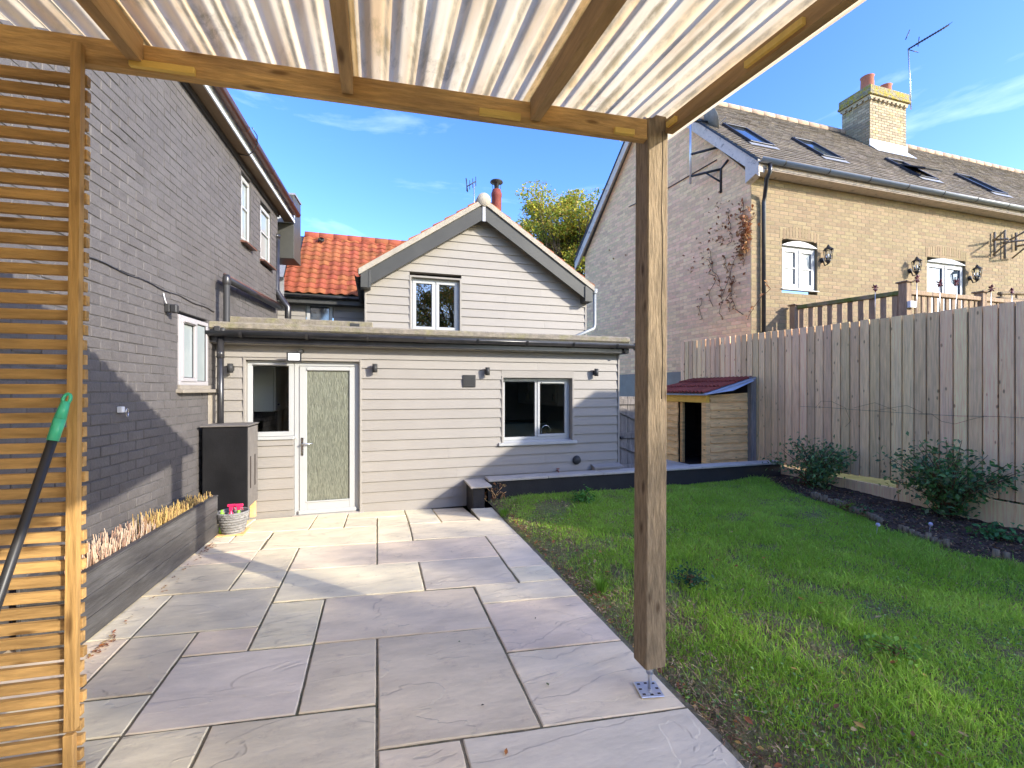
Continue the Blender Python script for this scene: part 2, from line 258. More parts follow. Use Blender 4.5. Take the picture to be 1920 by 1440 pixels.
# ------------------------------------------------------------------ mesh building
class Fr:
    def __init__(s, o, u=(1, 0, 0), v=(0, 0, 1), w=(0, -1, 0)):
        s.o = Vector(o); s.u = Vector(u).normalized(); s.v = Vector(v).normalized(); s.w = Vector(w).normalized()
    def __call__(s, a, b, c=0): return s.o + s.u*a + s.v*b + s.w*c
WORLDF = Fr((0, 0, 0), (1, 0, 0), (0, 1, 0), (0, 0, 1))

WPOS = {}
def wpos(o): return WPOS.get(o.name, Vector((0, 0, 0)))

class MB:
    def __init__(s): s.v = []; s.f = []; s.smooth = []; s.tint = []; s.tone = []
    def add(s, vs, fs, smooth=False, tint=0.0, tone=None):
        k = len(s.v); s.v += [tuple(p) for p in vs]
        for f in fs: s.f.append(tuple(i+k for i in f)); s.smooth.append(smooth)
        s.tint += [tint]*len(vs); s.tone += [tone or (1, 1, 1)]*len(vs)
    def hexa(s, p, tint=0.0, bottom=True):   # p: 8 points, 0-3 one face, 4-7 the opposite
        f = [(3, 2, 1, 0), (4, 5, 6, 7), (0, 1, 5, 4), (1, 2, 6, 5), (2, 3, 7, 6), (3, 0, 4, 7)]
        s.add(p, f, tint=tint)
    def box(s, F, a0, a1, b0, b1, c0, c1, bev=0.0, tint=0.0):
        if a0 > a1: a0, a1 = a1, a0
        if b0 > b1: b0, b1 = b1, b0
        if c0 > c1: c0, c1 = c1, c0
        if bev <= 0:
            P = [F(a0, b0, c0), F(a1, b0, c0), F(a1, b1, c0), F(a0, b1, c0), F(a0, b0, c1), F(a1, b0, c1), F(a1, b1, c1), F(a0, b1, c1)]
            s.hexa(P, tint); return
        bev = min(bev, (a1-a0)*.4, (b1-b0)*.4, (c1-c0)*.4)
        vs = []; idx = {}
        for i, (a, sa) in enumerate(((a0, 1), (a1, -1))):
            for j, (b, sb) in enumerate(((b0, 1), (b1, -1))):
                for k, (c, sc) in enumerate(((c0, 1), (c1, -1))):
                    idx[(i, j, k, 0)] = len(vs); vs.append(F(a, b+sb*bev, c+sc*bev))
                    idx[(i, j, k, 1)] = len(vs); vs.append(F(a+sa*bev, b, c+sc*bev))
                    idx[(i, j, k, 2)] = len(vs); vs.append(F(a+sa*bev, b+sb*bev, c))
        fs = []
        def q(*k): fs.append(tuple(idx[x] for x in k))
        q((0, 0, 0, 0), (0, 0, 1, 0), (0, 1, 1, 0), (0, 1, 0, 0)); q((1, 0, 0, 0), (1, 1, 0, 0), (1, 1, 1, 0), (1, 0, 1, 0))
        q((0, 0, 0, 1), (1, 0, 0, 1), (1, 0, 1, 1), (0, 0, 1, 1)); q((0, 1, 0, 1), (0, 1, 1, 1), (1, 1, 1, 1), (1, 1, 0, 1))
        q((0, 0, 0, 2), (0, 1, 0, 2), (1, 1, 0, 2), (1, 0, 0, 2)); q((0, 0, 1, 2), (1, 0, 1, 2), (1, 1, 1, 2), (0, 1, 1, 2))
        for i in (0, 1):
            for j in (0, 1):
                q((i, j, 0, 0), (i, j, 1, 0), (i, j, 1, 1), (i, j, 0, 1)) if (i+j) % 2 else q((i, j, 0, 0), (i, j, 0, 1), (i, j, 1, 1), (i, j, 1, 0))
                q((i, 0, j, 0), (i, 0, j, 2), (i, 1, j, 2), (i, 1, j, 0)) if (i+j) % 2 else q((i, 0, j, 0), (i, 1, j, 0), (i, 1, j, 2), (i, 0, j, 2))
                q((0, i, j, 1), (1, i, j, 1), (1, i, j, 2), (0, i, j, 2)) if (i+j) % 2 else q((0, i, j, 1), (0, i, j, 2), (1, i, j, 2), (1, i, j, 1))
                for k in (0, 1):
                    t = (idx[(i, j, k, 0)], idx[(i, j, k, 1)], idx[(i, j, k, 2)])
                    fs.append(t if (i+j+k) % 2 else t[::-1])
        s.add(vs, fs, tint=tint)
    def prism(s, pts, ext, tint=0.0):       # polygon extruded by a vector
        n = len(pts); ext = Vector(ext); P = [Vector(p) for p in pts]
        vs = P + [p+ext for p in P]
        fs = [tuple(range(n)), tuple(range(2*n-1, n-1, -1))] + [(i, i+n, (i+1) % n+n, (i+1) % n) for i in range(n)]
        s.add(vs, fs, tint=tint)
    def tube(s, path, r, seg=8, cap=True, tone=None, flat=1.0):
        path = [Vector(p) for p in path]; n = len(path)
        rs = r if isinstance(r, (list, tuple)) else [r]*n
        vs = []; fs = []; prev = None
        for i, p in enumerate(path):
            d = (path[min(i+1, n-1)]-path[max(i-1, 0)]).normalized()
            ref = prev if prev is not None else (Vector((0, 0, 1)) if abs(d.z) < .9 else Vector((1, 0, 0)))
            x = ref.cross(d) if prev is None else (prev - d*prev.dot(d))
            if x.length < 1e-6: x = d.orthogonal()
            x.normalize(); y = d.cross(x).normalized(); prev = x
            for k in range(seg):
                a = 2*math.pi*k/seg; vs.append(p + x*math.cos(a)*rs[i] + y*math.sin(a)*rs[i]*flat)
        for i in range(n-1):
            for k in range(seg):
                fs.append((i*seg+k, i*seg+(k+1) % seg, (i+1)*seg+(k+1) % seg, (i+1)*seg+k))
        if cap: fs.append(tuple(range(seg-1, -1, -1))); fs.append(tuple(range((n-1)*seg, n*seg)))
        s.add(vs, fs, smooth=True, tone=tone)
    def lathe(s, c, prof, seg=20, axis=None):
        c = Vector(c); ax = Vector(axis or (0, 0, 1)).normalized(); x = ax.orthogonal().normalized(); y = ax.cross(x)
        vs = []; fs = []
        for (r, z) in prof:
            for k in range(seg):
                a = 2*math.pi*k/seg; vs.append(c + ax*z + x*math.cos(a)*r + y*math.sin(a)*r)
        for i in range(len(prof)-1):
            for k in range(seg): fs.append((i*seg+k, i*seg+(k+1) % seg, (i+1)*seg+(k+1) % seg, (i+1)*seg+k))
        s.add(vs, fs, smooth=True)
    def mesh(s, name, m, origin=(0, 0, 0)):
        me = bpy.data.meshes.new(name); o = Vector(origin)
        v = np.array(s.v, dtype=float) - np.array(o)
        me.from_pydata(v.tolist(), [], s.f); me.materials.append(m)
        me.polygons.foreach_set('use_smooth', s.smooth)
        if any(s.tint):
            a = me.attributes.new('tint', 'FLOAT', 'POINT'); a.data.foreach_set('value', s.tint)
        if any(t != (1, 1, 1) for t in s.tone):
            a = me.attributes.new('tone', 'FLOAT_COLOR', 'POINT'); arr = np.ones((len(s.v), 4)); arr[:, :3] = s.tone; a.data.foreach_set('color', arr.ravel())
        me.update(); return me

def thing(name, label, cat, loc=(0, 0, 0), group=None):
    o = bpy.data.objects.new(name, None); COL.objects.link(o); o.location = loc; WPOS[o.name] = Vector(loc)
    o.empty_display_size = .2; o['label'] = label; o['category'] = cat
    if group: o['group'] = group
    return o
def part(name, mb, m, parent=None, origin=None, label=None, kind=None):
    """mesh built in world coordinates -> object whose origin sits at `origin` (default: its centre)"""
    if origin is None:
        a = np.array(mb.v); origin = Vector(((a.min(0)+a.max(0))/2).tolist())
    o = bpy.data.objects.new(name, mb.mesh(name, m, origin)); COL.objects.link(o)
    WPOS[o.name] = Vector(origin); o.location = Vector(origin)
    if parent: o.parent = parent; o.location = Vector(origin) - wpos(parent)
    if label: o['label'] = label
    if kind: o['kind'] = kind
    return o
def inst(name, me, loc, parent=None):
    o = bpy.data.objects.new(name, me); COL.objects.link(o); WPOS[o.name] = Vector(loc)
    o.location = Vector(loc) - (wpos(parent) if parent else Vector((0, 0, 0)))
    if parent: o.parent = parent
    return o
def solo(name, mb, m, label, cat, group=None, kind=None):
    o = part(name, mb, m)
    if label: o['label'] = label
    if cat: o['category'] = cat
    if group: o['group'] = group
    if kind: o['kind'] = kind
    return o
def copy_tree(root, loc, label=None, group=None):
    r = root.copy(); COL.objects.link(r); r.location = loc; WPOS[r.name] = Vector(loc)
    if label: r['label'] = label
    if group: r['group'] = group
    for ch in list(root.children):
        c = ch.copy(); COL.objects.link(c); c.parent = r
        for g in ch.children:
            d = g.copy(); COL.objects.link(d); d.parent = c
    return r
F_CAM = Vector((math.sin(R(YAW)), math.cos(R(YAW)), 0)); R_CAM = Vector((math.cos(R(YAW)), -math.sin(R(YAW)), 0))
def inview(p, m=30):
    d = p.dot(F_CAM)
    if d < .3: return False
    x = 960+834*p.dot(R_CAM)/d; y = 730-834*(p.z-1.6)/d
    return -m < x < 1920+m and -m < y < 1440+m

def intervals(v0, v1, u0, u1, openings, lim=None):
    """free stretches of a row; returns (ul_at_v0, ur_at_v0, ul_at_v1, ur_at_v1)"""
    if lim:
        a0, b0 = lim(v0); a1, b1 = lim(v1)
    else: a0 = a1 = u0; b0 = b1 = u1
    cuts = sorted((o[0], o[1]) for o in openings if o[2] < v1-.004 and o[3] > v0+.004)
    res = []; cl = (max(a0, u0), max(a1, u0)); br = (min(b0, u1), min(b1, u1))
    for (x0, x1) in cuts:
        if x0 > max(cl)+.01: res.append((cl[0], x0, cl[1], x0))
        cl = (max(x1, cl[0]), max(x1, cl[1]))
    if br[0] > cl[0]+.01: res.append((cl[0], br[0], cl[1], max(br[1], cl[1]+.002)))
    return res

def brickwall(root, F, u0, u1, v0, v1, ch, bl, openings, mbrick, mmortar, n_ind=300, proud=.005, thick=.22, lim=None, jit=.0015, vis=None, flem=False, gap=.010):
    mort = MB(); items = []; rows = int(math.ceil((v1-v0)/ch))
    for r in range(rows):
        a = v0+r*ch; b = min(a+ch, v1)
        for (x0, x1, y0, y1) in intervals(a, b, u0, u1, openings, lim):
            mort.hexa([F(x0, a, -thick), F(x1, a, -thick), F(y1, b, -thick), F(y0, b, -thick), F(x0, a, 0), F(x1, a, 0), F(y1, b, 0), F(y0, b, 0)])
            xa, xb = max(x0, y0), min(x1, y1)
            p = u0 - bl*(.5 if r % 2 else 0); k = 0
            while p < xb:
                w = bl if not (flem and (k+r) % 2) else bl*.55
                c0 = max(p, xa)+gap/2; c1 = min(p+w, xb)-gap/2
                if c1-c0 > .02: items.append((c0, c1, a+gap/2, b-gap/2))
                p += w; k += 1
    part('wall', mort, mmortar, root)
    def ctr(it): return F((it[0]+it[1])/2, (it[2]+it[3])/2, 0)
    iv = [it for it in items if (vis is None or vis(it)) and inview(ctr(it))]
    iv.sort(key=lambda it: (ctr(it)-Vector((0, 0, 1.6))).length); ind = iv[:n_ind]; S = set(ind)
    cache = {}
    for it in ind:
        key = (round(it[1]-it[0], 2), round(it[3]-it[2], 3), random.randrange(4))
        if key not in cache:
            m = MB(); hw = key[0]/2; hh = key[1]/2; m.box(Fr((0, 0, 0), F.u, F.v, F.w), -hw, hw, -hh, hh, -.02, proud+random.uniform(0, jit), bev=.004); cache[key] = m.mesh('brick', mbrick)
        c = ctr(it); o = inst('brick', cache[key], c + F.w*random.uniform(-jit, jit), root)
        o.rotation_euler = Matrix.Rotation(random.gauss(0, .006), 3, F.w).to_euler()
    rest = MB()
    for it in items:
        if it in S: continue
        j = proud+random.uniform(-jit, jit); t = random.random()*.98+.01
        P = [F(it[0], it[2], -.01), F(it[1], it[2], -.01), F(it[1], it[3], -.01), F(it[0], it[3], -.01), F(it[0]+.002, it[2]+.002, j), F(it[1]-.002, it[2]+.002, j), F(it[1]-.002, it[3]-.002, j), F(it[0]+.002, it[3]-.002, j)]
        rest.add(P, [(4, 5, 6, 7), (0, 1, 5, 4), (1, 2, 6, 5), (2, 3, 7, 6), (3, 0, 4, 7)], tint=t)
    if rest.v: part('brickwork', rest, mbrick, root, kind='stuff')

def siding(root, F, u0, u1, joints, openings, m, lim=None, out=.020, back=True):
    bk = MB()
    for i in range(len(joints)-1):
        a, b = joints[i], joints[i+1]
        for (x0, x1, y0, y1) in intervals(a, b, u0, u1, openings, lim):
            o2 = .004; lap = .012; cuts_ = [(x0, y0)]
            if x1-x0 > 2.2:
                c_ = x0+(x1-x0)*(.32 if i % 2 else .66)+random.uniform(-.1, .1); cuts_.append((c_, c_))
            cuts_.append((x1, y1))
            for q_ in range(len(cuts_)-1):
                g0 = .0015 if q_ else 0; (p0, r0_), (p1, r1_) = cuts_[q_], cuts_[q_+1]; dz_ = random.uniform(-.0015, .0015); do_ = random.uniform(-.001, .0015); mb = MB()
                mb.hexa([F(p0+g0, a-.001, -.012), F(p1, a-.001, -.012), F(r1_, b+lap, -.012), F(r0_+g0, b+lap, -.012),
                         F(p0+g0, a-.001+dz_, out+do_), F(p1, a-.001-dz_, out+do_), F(r1_, b+lap, o2-.004), F(r0_+g0, b+lap, o2-.004)])
                part('siding_board', mb, m, root)
            bk.hexa([F(x0, a, -.15), F(x1, a, -.15), F(y1, b, -.15), F(y0, b, -.15), F(x0, a, -.014), F(x1, a, -.014), F(y1, b, -.014), F(y0, b, -.014)])
    if back: part('wall', bk, m, root)

def window(root, F, a0, a1, b0, b1, c, lights, fm=None, fw=.045, depth=.06, gl=None, sill=True, sw=.035, vent=(), handle=(), bars=(), name='window', sillm=None, sillout=.04):
    """frame face at offset c from plane F; lights = list of (frac0, frac1, opening?)"""
    fm = fm or MT['upvc']; gl = gl or GL
    fr = MB(); b_ = .004
    fr.box(F, a0, a1, b1-fw, b1, c-depth, c, b_); fr.box(F, a0, a1, b0, b0+fw, c-depth, c, b_)
    fr.box(F, a0, a0+fw, b0+fw, b1-fw, c-depth, c, b_); fr.box(F, a1-fw, a1, b0+fw, b1-fw, c-depth, c, b_)
    W_ = a1-a0-2*fw
    for (f0, f1, op) in lights[1:]:
        x = a0+fw+W_*f0; fr.box(F, x-fw*.45, x+fw*.45, b0+fw, b1-fw, c-depth, c-.001, b_)
    w = part(name, fr, fm, root)
    for i, (f0, f1, op) in enumerate(lights):
        x0 = a0+fw+W_*f0+(fw*.45 if f0 > 0 else 0); x1 = a0+fw+W_*f1-(fw*.45 if f1 < 1 else 0); z0 = b0+fw; z1 = b1-fw
        if op:
            s = MB(); o_ = .012
            s.box(F, x0-.006, x1+.006, z1-sw, z1+.006, c-.035, c+o_, b_); s.box(F, x0-.006, x1+.006, z0-.006, z0+sw, c-.035, c+o_, b_)
            s.box(F, x0-.006, x0+sw, z0+sw, z1-sw, c-.035, c+o_, b_); s.box(F, x1-sw, x1+.006, z0+sw, z1-sw, c-.035, c+o_, b_)
            part('sash', s, fm, w); x0 += sw; x1 -= sw; z0 += sw; z1 -= sw
        g = MB(); g.box(F, x0-.004, x1+.004, z0-.004, z1+.004, c-.024, c-.018); part('pane', g, gl, w)
        gk = MB(); gk.box(F, x0, x1, z0, z0+.008, c-.018, c-.010); gk.box(F, x0, x1, z1-.008, z1, c-.018, c-.010); gk.box(F, x0, x0+.008, z0, z1, c-.018, c-.010); gk.box(F, x1-.008, x1, z0, z1, c-.018, c-.010)
        part('gasket', gk, MT['lampblack'], w)
        for t in bars:
            s = MB(); zz = z0+(z1-z0)*t; s.box(F, x0, x1, zz-.014, zz+.014, c-.024, c+.004); part('glazing_bar', s, fm, w)
        if i in vent:
            s = MB(); mx_ = (x0+x1)/2; s.box(F, mx_-.14*(x1-x0)/.4-.04, mx_+.14*(x1-x0)/.4+.04, z1+sw*.3, z1+sw*.3+.018, c+.01, c+.032, .003); part('trickle_vent', s, fm, w)
        if i in handle:
            s = MB(); s.box(F, x1+.006, x1+.02, (z0+z1)/2-.05, (z0+z1)/2+.05, c+.008, c+.02, .003); part('handle', s, fm, w)
    if sill:
        s = MB(); so = sillout
        s.prism([F(a0-.03, b0-.002, c+.0), F(a0-.03, b0-.002-.012, c+so), F(a0-.03, b0-.034, c+so), F(a0-.03, b0-.034, c-.01)], F.u*(a1-a0+.06))
        part('sill', s, sillm or fm, w)
    return w

def reveal(root, F, a0, a1, b0, b1, c0, c1, m, t=.02, bottom=False):
    s = MB(); s.box(F, a0, a0+t, b0, b1, c0, c1); s.box(F, a1-t, a1, b0, b1, c0, c1); s.box(F, a0+t, a1-t, b1-t, b1, c0, c1)
    if bottom: s.box(F, a0+t, a1-t, b0, b0+t, c0, c1)
    part('window_reveal', s, m, root)

def leaf_cloud(pts, size, cols, up=.35, aspect=.55, fold=.25, curl=None):
    """many small folded leaves as one mesh builder (arrays)"""
    n = len(pts); mbv = []; mbf = []; tone = []
    nr = rng.normal(size=(n, 3)); nr[:, 2] = np.abs(nr[:, 2])+up; nr /= np.linalg.norm(nr, axis=1)[:, None]
    t = rng.normal(size=(n, 3)); t -= (t*nr).sum(1)[:, None]*nr; t /= np.linalg.norm(t, axis=1)[:, None]; bt = np.cross(nr, t)
    sz = size*rng.uniform(.6, 1.35, n); P = np.asarray(pts)
    A = P - t*sz[:, None]*.5; B = P + t*sz[:, None]*.5
    C = P + bt*(sz*aspect*.5)[:, None] + nr*(sz*fold*.5)[:, None]; D = P - bt*(sz*aspect*.5)[:, None] + nr*(sz*fold*.5)[:, None]
    V = np.stack([A, C, B, D], 1).reshape(-1, 3)
    Fc = np.arange(n)[:, None]*4 + np.array([[0, 1, 2], [0, 2, 3]]).reshape(1, 6)
    cols = np.asarray(cols)[rng.integers(0, len(cols), n)]*rng.uniform(.75, 1.25, (n, 1))
    return V, Fc.reshape(-1, 3), np.repeat(cols, 4, 0)
def np_mesh(name, V, Fc, tone, m):
    me = bpy.data.meshes.new(name); nv = len(V); nf = len(Fc)
    me.vertices.add(nv); me.vertices.foreach_set('co', np.asarray(V, dtype=np.float32).ravel())
    me.loops.add(nf*3); me.loops.foreach_set('vertex_index', np.asarray(Fc, dtype=np.int32).ravel())
    me.polygons.add(nf); me.polygons.foreach_set('loop_start', np.arange(0, nf*3, 3, dtype=np.int32))
    a = me.attributes.new('tone', 'FLOAT_COLOR', 'POINT'); arr = np.ones((nv, 4), dtype=np.float32); arr[:, :3] = tone; a.data.foreach_set('color', arr.ravel())
    me.materials.append(m); me.update(calc_edges=True); me.validate(); return me
def np_part(name, V, Fc, tone, m, parent=None, origin=(0, 0, 0), kind=None):
    o = bpy.data.objects.new(name, np_mesh(name, np.asarray(V)-np.array(origin), Fc, tone, m)); COL.objects.link(o)
    WPOS[o.name] = Vector(origin); o.location = Vector(origin)
    if parent: o.parent = parent; o.location = Vector(origin)-wpos(parent)
    if kind: o['kind'] = kind
    return o
def struct(name, mb, m):
    o = part(name, mb, m, origin=(0, 0, 0)); o['kind'] = 'structure'; return o

def ray(px, py):
    r = (px-960)/834; d = F_CAM+R_CAM*r; return Vector((d.x, d.y, -(py-730)/834))
def onY(px, py, Y): d = ray(px, py); t = Y/d.y; return Vector((d.x*t, Y, 1.6+d.z*t))
def onX(px, py, X): d = ray(px, py); t = X/d.x; return Vector((X, d.y*t, 1.6+d.z*t))
def onZ(px, py, z=0): d = ray(px, py); t = (z-1.6)/d.z; return Vector((d.x*t, d.y*t, z))

# ================================================================== GROUND, PATIO, LAWN
def smooth(t): t = max(0, min(1, t)); return t*t*(3-2*t)
def lz(x, y): return .065*smooth((y-2.5)/3.5) - .012
g = MB(); n_ = 24
g.add([(-900, -900, -.30), (900, -900, -.30), (900, 900, -.30), (-900, 900, -.30)], [(0, 1, 2, 3)])
struct('ground', g, MT['ground'])
g = MB(); g.box(WORLDF, -2.6, 1.53, -3.0, 5.34, -.2, -.008); g.box(WORLDF, -2.6, 1.203, 5.34, 6.5, -.2, -.12); g.box(WORLDF, 1.2035, 1.53, 5.3405, 5.88, -.2, -.008); patio = struct('patio', g, MT['joint'])
SK = -.117
slabs = [(-1.13, -.757, 1.76, 2.36), (-.757, 0, 1.76, 2.36), (0, .37, 1.46, 2.065), (.37, 1.5, 1.46, 2.065), (-2.25, -1.13, 1.76, 2.36), (-2.25, -1.13, 2.36, 2.66),
         (-2.25, -1.52, 2.66, 3.28), (-1.52, -1.13, 2.66, 3.28), (-1.13, -.38, 2.36, 2.99), (-.38, 0, 2.36, 2.99), (0, .75, 2.065, 2.99), (.75, 1.5, 2.065, 2.69),
         (.75, 1.5, 2.69, 3.33), (-1.13, -.76, 2.99, 3.28), (-.76, -.38, 2.99, 3.62), (-.38, .75, 2.99, 3.63), (.75, 1.5, 3.33, 3.64), (-2.15, -1.52, 3.28, 3.91), (-1.52, -.76, 3.28, 3.91),
         (-2.1, -1.13, 3.91, 4.53), (-1.13, -.755, 3.91, 4.24), (-1.13, -.755, 4.24, 4.85), (-.755, .367, 3.63, 4.25), (.367, 1.125, 3.64, 4.25), (1.13, 1.5, 3.64, 3.96),
         (1.13, 1.5, 3.96, 4.87), (-.755, 0, 4.25, 4.85), (0, 1.13, 4.25, 4.86), (-2.05, -1.12, 4.53, 4.82), (-2.05, -1.12, 4.82, 5.13), (-1.48, -1.12, 5.13, 5.45), (-2.0, -1.48, 5.13, 6.05),
         (-1.11, 0, 4.85, 5.45), (0, .365, 4.86, 5.77), (.365, 1.5, 4.87, 5.46), (-1.48, -.75, 5.45, 6.02), (-.75, -.37, 5.45, 6.02), (-.37, 0, 5.45, 5.77), (-.37, .365, 5.77, 6.02),
         (.365, .745, 5.46, 6.02), (.745, 1.2, 5.46, 6.01), (1.2, 1.5, 5.46, 6.02)]
for j, (v0, v1) in enumerate(((-1.3, -.7), (-.7, -.1), (-.1, .5), (.5, 1.16), (1.16, 1.46))):
    xs = [-2.25, -1.13, -.38, .37, 1.5] if j % 2 else [-2.25, -1.5, -.757, 0, .755, 1.5]
    for a, b in zip(xs[:-1], xs[1:]): slabs.append((a, b, v0, v1))
slabs += [(-2.25, -1.13, 1.46, 1.76), (-1.13, 0, 1.46, 1.76)]
for (x0, x1, v0, v1) in slabs:
    gp = .005; c = (x0+gp, v0+gp), (x1-gp, v0+gp), (x1-gp, v1-gp), (x0+gp, v1-gp); ring = []
    for i in range(4):
        a, b = c[i], c[(i+1) % 4]; L = math.hypot(b[0]-a[0], b[1]-a[1]); k = max(3, int(L/.07))
        for q in range(k):
            t = q/k; ring.append((a[0]+(b[0]-a[0])*t, a[1]+(b[1]-a[1])*t, q == 0))
    cx = (x0+x1)/2; cy = (v0+v1)/2; top = []; mid = []; low = []
    tz = random.uniform(-.0018, .0018); tx = random.gauss(0, .0022); ty = random.gauss(0, .0022)
    for (x, v, cor) in ring:
        nx = noise.noise(Vector((x*9, v*9, x0*3)))*.006; dx = cx-x; dv = cy-v; L = math.hypot(dx, dv)
        sx = math.copysign(1, dx); sv = math.copysign(1, dv); ex = abs(abs(dx)-(x1-x0)/2+gp) < 1e-4; ev = abs(abs(dv)-(v1-v0)/2+gp) < 1e-4
        def P(off, z):
            X = x+(sx*off if ex else 0); V = v+(sv*off if ev else 0); Yp = V+SK*X
            if V > 5.5 and X < 1.204:
                q_ = (V-5.5)/.51; Yp = (5.5+SK*X)*(1-q_)+6.372*q_; z = z-q_*(.058+.03*max(0, X+.5))
            return (X, Yp, z)
        zz = tz+(x-cx)*tx+(v-cy)*ty; e = abs(nx)+.001
        low.append(P(e*.6, -.03)); mid.append(P(e, zz-.0045)); top.append(P(e+.004+abs(noise.noise(Vector((x*22, v*22, 7))))*.006, zz))
    n = len(ring); mb = MB(); mb.add(low+mid+top, [(i, (i+1) % n, n+(i+1) % n, n+i) for i in range(n)]+[(n+i, n+(i+1) % n, 2*n+(i+1) % n, 2*n+i) for i in range(n)]+[tuple(range(2*n, 3*n))])
    part('slab', mb, MT['slab'], patio)

# lawn surface
def lawn_edge(y):   # boundary between the grass and the planting bed
    pts = [(-4, 6.9), (1.6, 6.1), (2.45, 5.6), (2.9, 5.42), (3.5, 5.5), (4.1, 5.75), (4.6, 5.9), (5.2, 6.0), (5.8, 6.25), (6.15, 6.5)]
    for (y0, x0), (y1, x1) in zip(pts[:-1], pts[1:]):
        if y <= y1: return x0+(x1-x0)*smooth((y-y0)/(y1-y0))
    return pts[-1][1]
lw = MB(); nx_, ny_ = 70, 110
xs = np.linspace(1.49, 6.95, nx_); ys = np.linspace(-4, 6.2, ny_); V = []
for y in ys:
    for x in xs:
        e = min(1, (x-1.49)/.12); z = lz(x, y) + e*(.012*noise.noise(Vector((x*1.3, y*1.3, 0)))+.010*noise.noise(Vector((x*6, y*6, 3)))) - (1-e)*.035 - e*.006
        if x < 2.1: z -= .018*(1-smooth((x-1.75)/.3))*e
        V.append((x, y, z))
lw.add(V, [(j*nx_+i, j*nx_+i+1, (j+1)*nx_+i+1, (j+1)*nx_+i) for j in range(ny_-1) for i in range(nx_-1)], smooth=True)
lawn = struct('lawn', lw, MT['turf'])
bed = MB(); nx2, ny2 = 40, 120; V = []
ys2 = np.linspace(1.2, 6.18, ny2)
for y in ys2:
    x0 = lawn_edge(y)-.12
    for i in range(nx2):
        t = i/(nx2-1); x = x0+(6.98-x0)*t; z = lz(x, y)-.02+.05*smooth(t*4)+.02*noise.noise(Vector((x*4, y*4, 5)))+.018*noise.noise(Vector((x*15, y*15, 1)))
        V.append((x, y, z))
bed.add(V, [(j*nx2+i, j*nx2+i+1, (j+1)*nx2+i+1, (j+1)*nx2+i) for j in range(ny2-1) for i in range(nx2-1)], smooth=False)
struct('flower_bed_soil', bed, MT['soil'])
# clods and litter on the bed
cl = MB()
for i in range(900):
    y = random.uniform(1.6, 6.1); x = random.uniform(lawn_edge(y)-.05, 6.85); r = random.uniform(.006, .022); z = lz(x, y)+.035
    c = Vector((x, y, z)); pts = [c+Vector((random.uniform(-1, 1), random.uniform(-1, 1), random.uniform(-.6, .8)))*r for _ in range(5)]
    cl.add(pts, [(0, 1, 2), (0, 2, 3), (0, 3, 4), (1, 4, 2), (2, 4, 3), (0, 4, 1)])
o = part('soil_clods', cl, MT['soil'], origin=(0, 0, 0)); o['kind'] = 'stuff'; o['label'] = 'dark crumbly soil clods scattered over the flower bed'

# grass blades
def lawn_density(x, y):
    d = 1.0
    n0 = noise.noise(Vector((x*1.1, y*1.1, 9))); n1_ = noise.noise(Vector((x*3.2, y*3.2, 2)))
    e = smooth((x-1.50)/.55); d *= (.2+.8*e)
    d *= 1 - .75*smooth((n0-.12)/.25)*(1-smooth((x-2.6)/1.6))
    d *= .70+.9*n1_
    d *= 1-.65*smooth((noise.noise(Vector((x*1.7+5, y*1.7, 21)))-.18)/.2)
    if y < 3.3: d *= 1-.85*math.exp(-(((x-2.0)/.30)**2+((y-2.75)/.28)**2))
    d *= 1-.8*math.exp(-(((x-2.2)/.4)**2+((y-4.1)/.35)**2))
    return max(d, .03)
NB = 190000
Xb = []; n_try = 0
while len(Xb) < NB:
    # nearer ground gets more blades, all of it real
    y = 1.0+5.15*random.random()**1.25; x = 1.50+random.random()*5.5
    if x > lawn_edge(y)+random.gauss(0, .04): continue
    p = Vector((x, y, 0)); d = p.dot(F_CAM); px = 960+834*p.dot(R_CAM)/d
    if px > 2150: continue
    if random.random() > lawn_density(x, y): continue
    Xb.append((x, y, d))
Xb = np.array(Xb); nb = len(Xb)
wob = np.array([noise.noise(Vector((x*2.1, y*2.1, 4))) for x, y, _ in Xb]); wob2 = np.array([noise.noise(Vector((x*.7, y*.7, 14))) for x, y, _ in Xb])
Hb = rng.uniform(.018, .050, nb)*(1+.75*wob)*np.where(rng.random(nb) < .06, 1.6, 1); Hb *= np.clip(.55+.5*(Xb[:, 0]-1.5), .5, 1.0)*np.clip(1+1.1*wob2, .7, 1.5)
Wb = rng.uniform(.0016, .0034, nb)*(.8+.12*Xb[:, 2])
az = rng.uniform(0, 2*np.pi, nb); az2 = rng.uniform(0, 2*np.pi, nb); lean = np.abs(rng.normal(0, .8, nb))*Hb
sx_, sy_ = np.cos(az)*Wb, np.sin(az)*Wb; lx_, ly_ = np.cos(az2)*lean, np.sin(az2)*lean
zb = np.array([lz(x, y) for x, y, _ in Xb])-.008; P0 = np.stack([Xb[:, 0], Xb[:, 1], zb], 1)
def off(a, b, c): return P0+np.stack([a, b, c], 1)
V = np.stack([off(-sx_, -sy_, 0*sx_), off(sx_, sy_, 0*sx_), off(-sx_*.8+lx_*.35, -sy_*.8+ly_*.35, Hb*.55), off(sx_*.8+lx_*.35, sy_*.8+ly_*.35, Hb*.55), off(lx_, ly_, Hb*.98)], 1).reshape(-1, 3)
Fg = (np.arange(nb)[:, None, None]*5+np.array([[0, 1, 3], [0, 3, 2], [2, 3, 4]])[None]).reshape(-1, 3)
gA = np.array((.35, .57, .055)); gB = np.array((.45, .66, .11)); gC = np.array((.46, .34, .17)); gD = np.array((.26, .46, .05))
tt = np.clip(.45+.8*wob+rng.normal(0, .25, nb), 0, 1)[:, None]; cB = gA*(1-tt)+gB*tt
dk = (rng.random(nb) < np.clip(.28+wob2, .05, .5))[:, None]; cB = np.where(dk, gD*.6+cB*.4, cB)
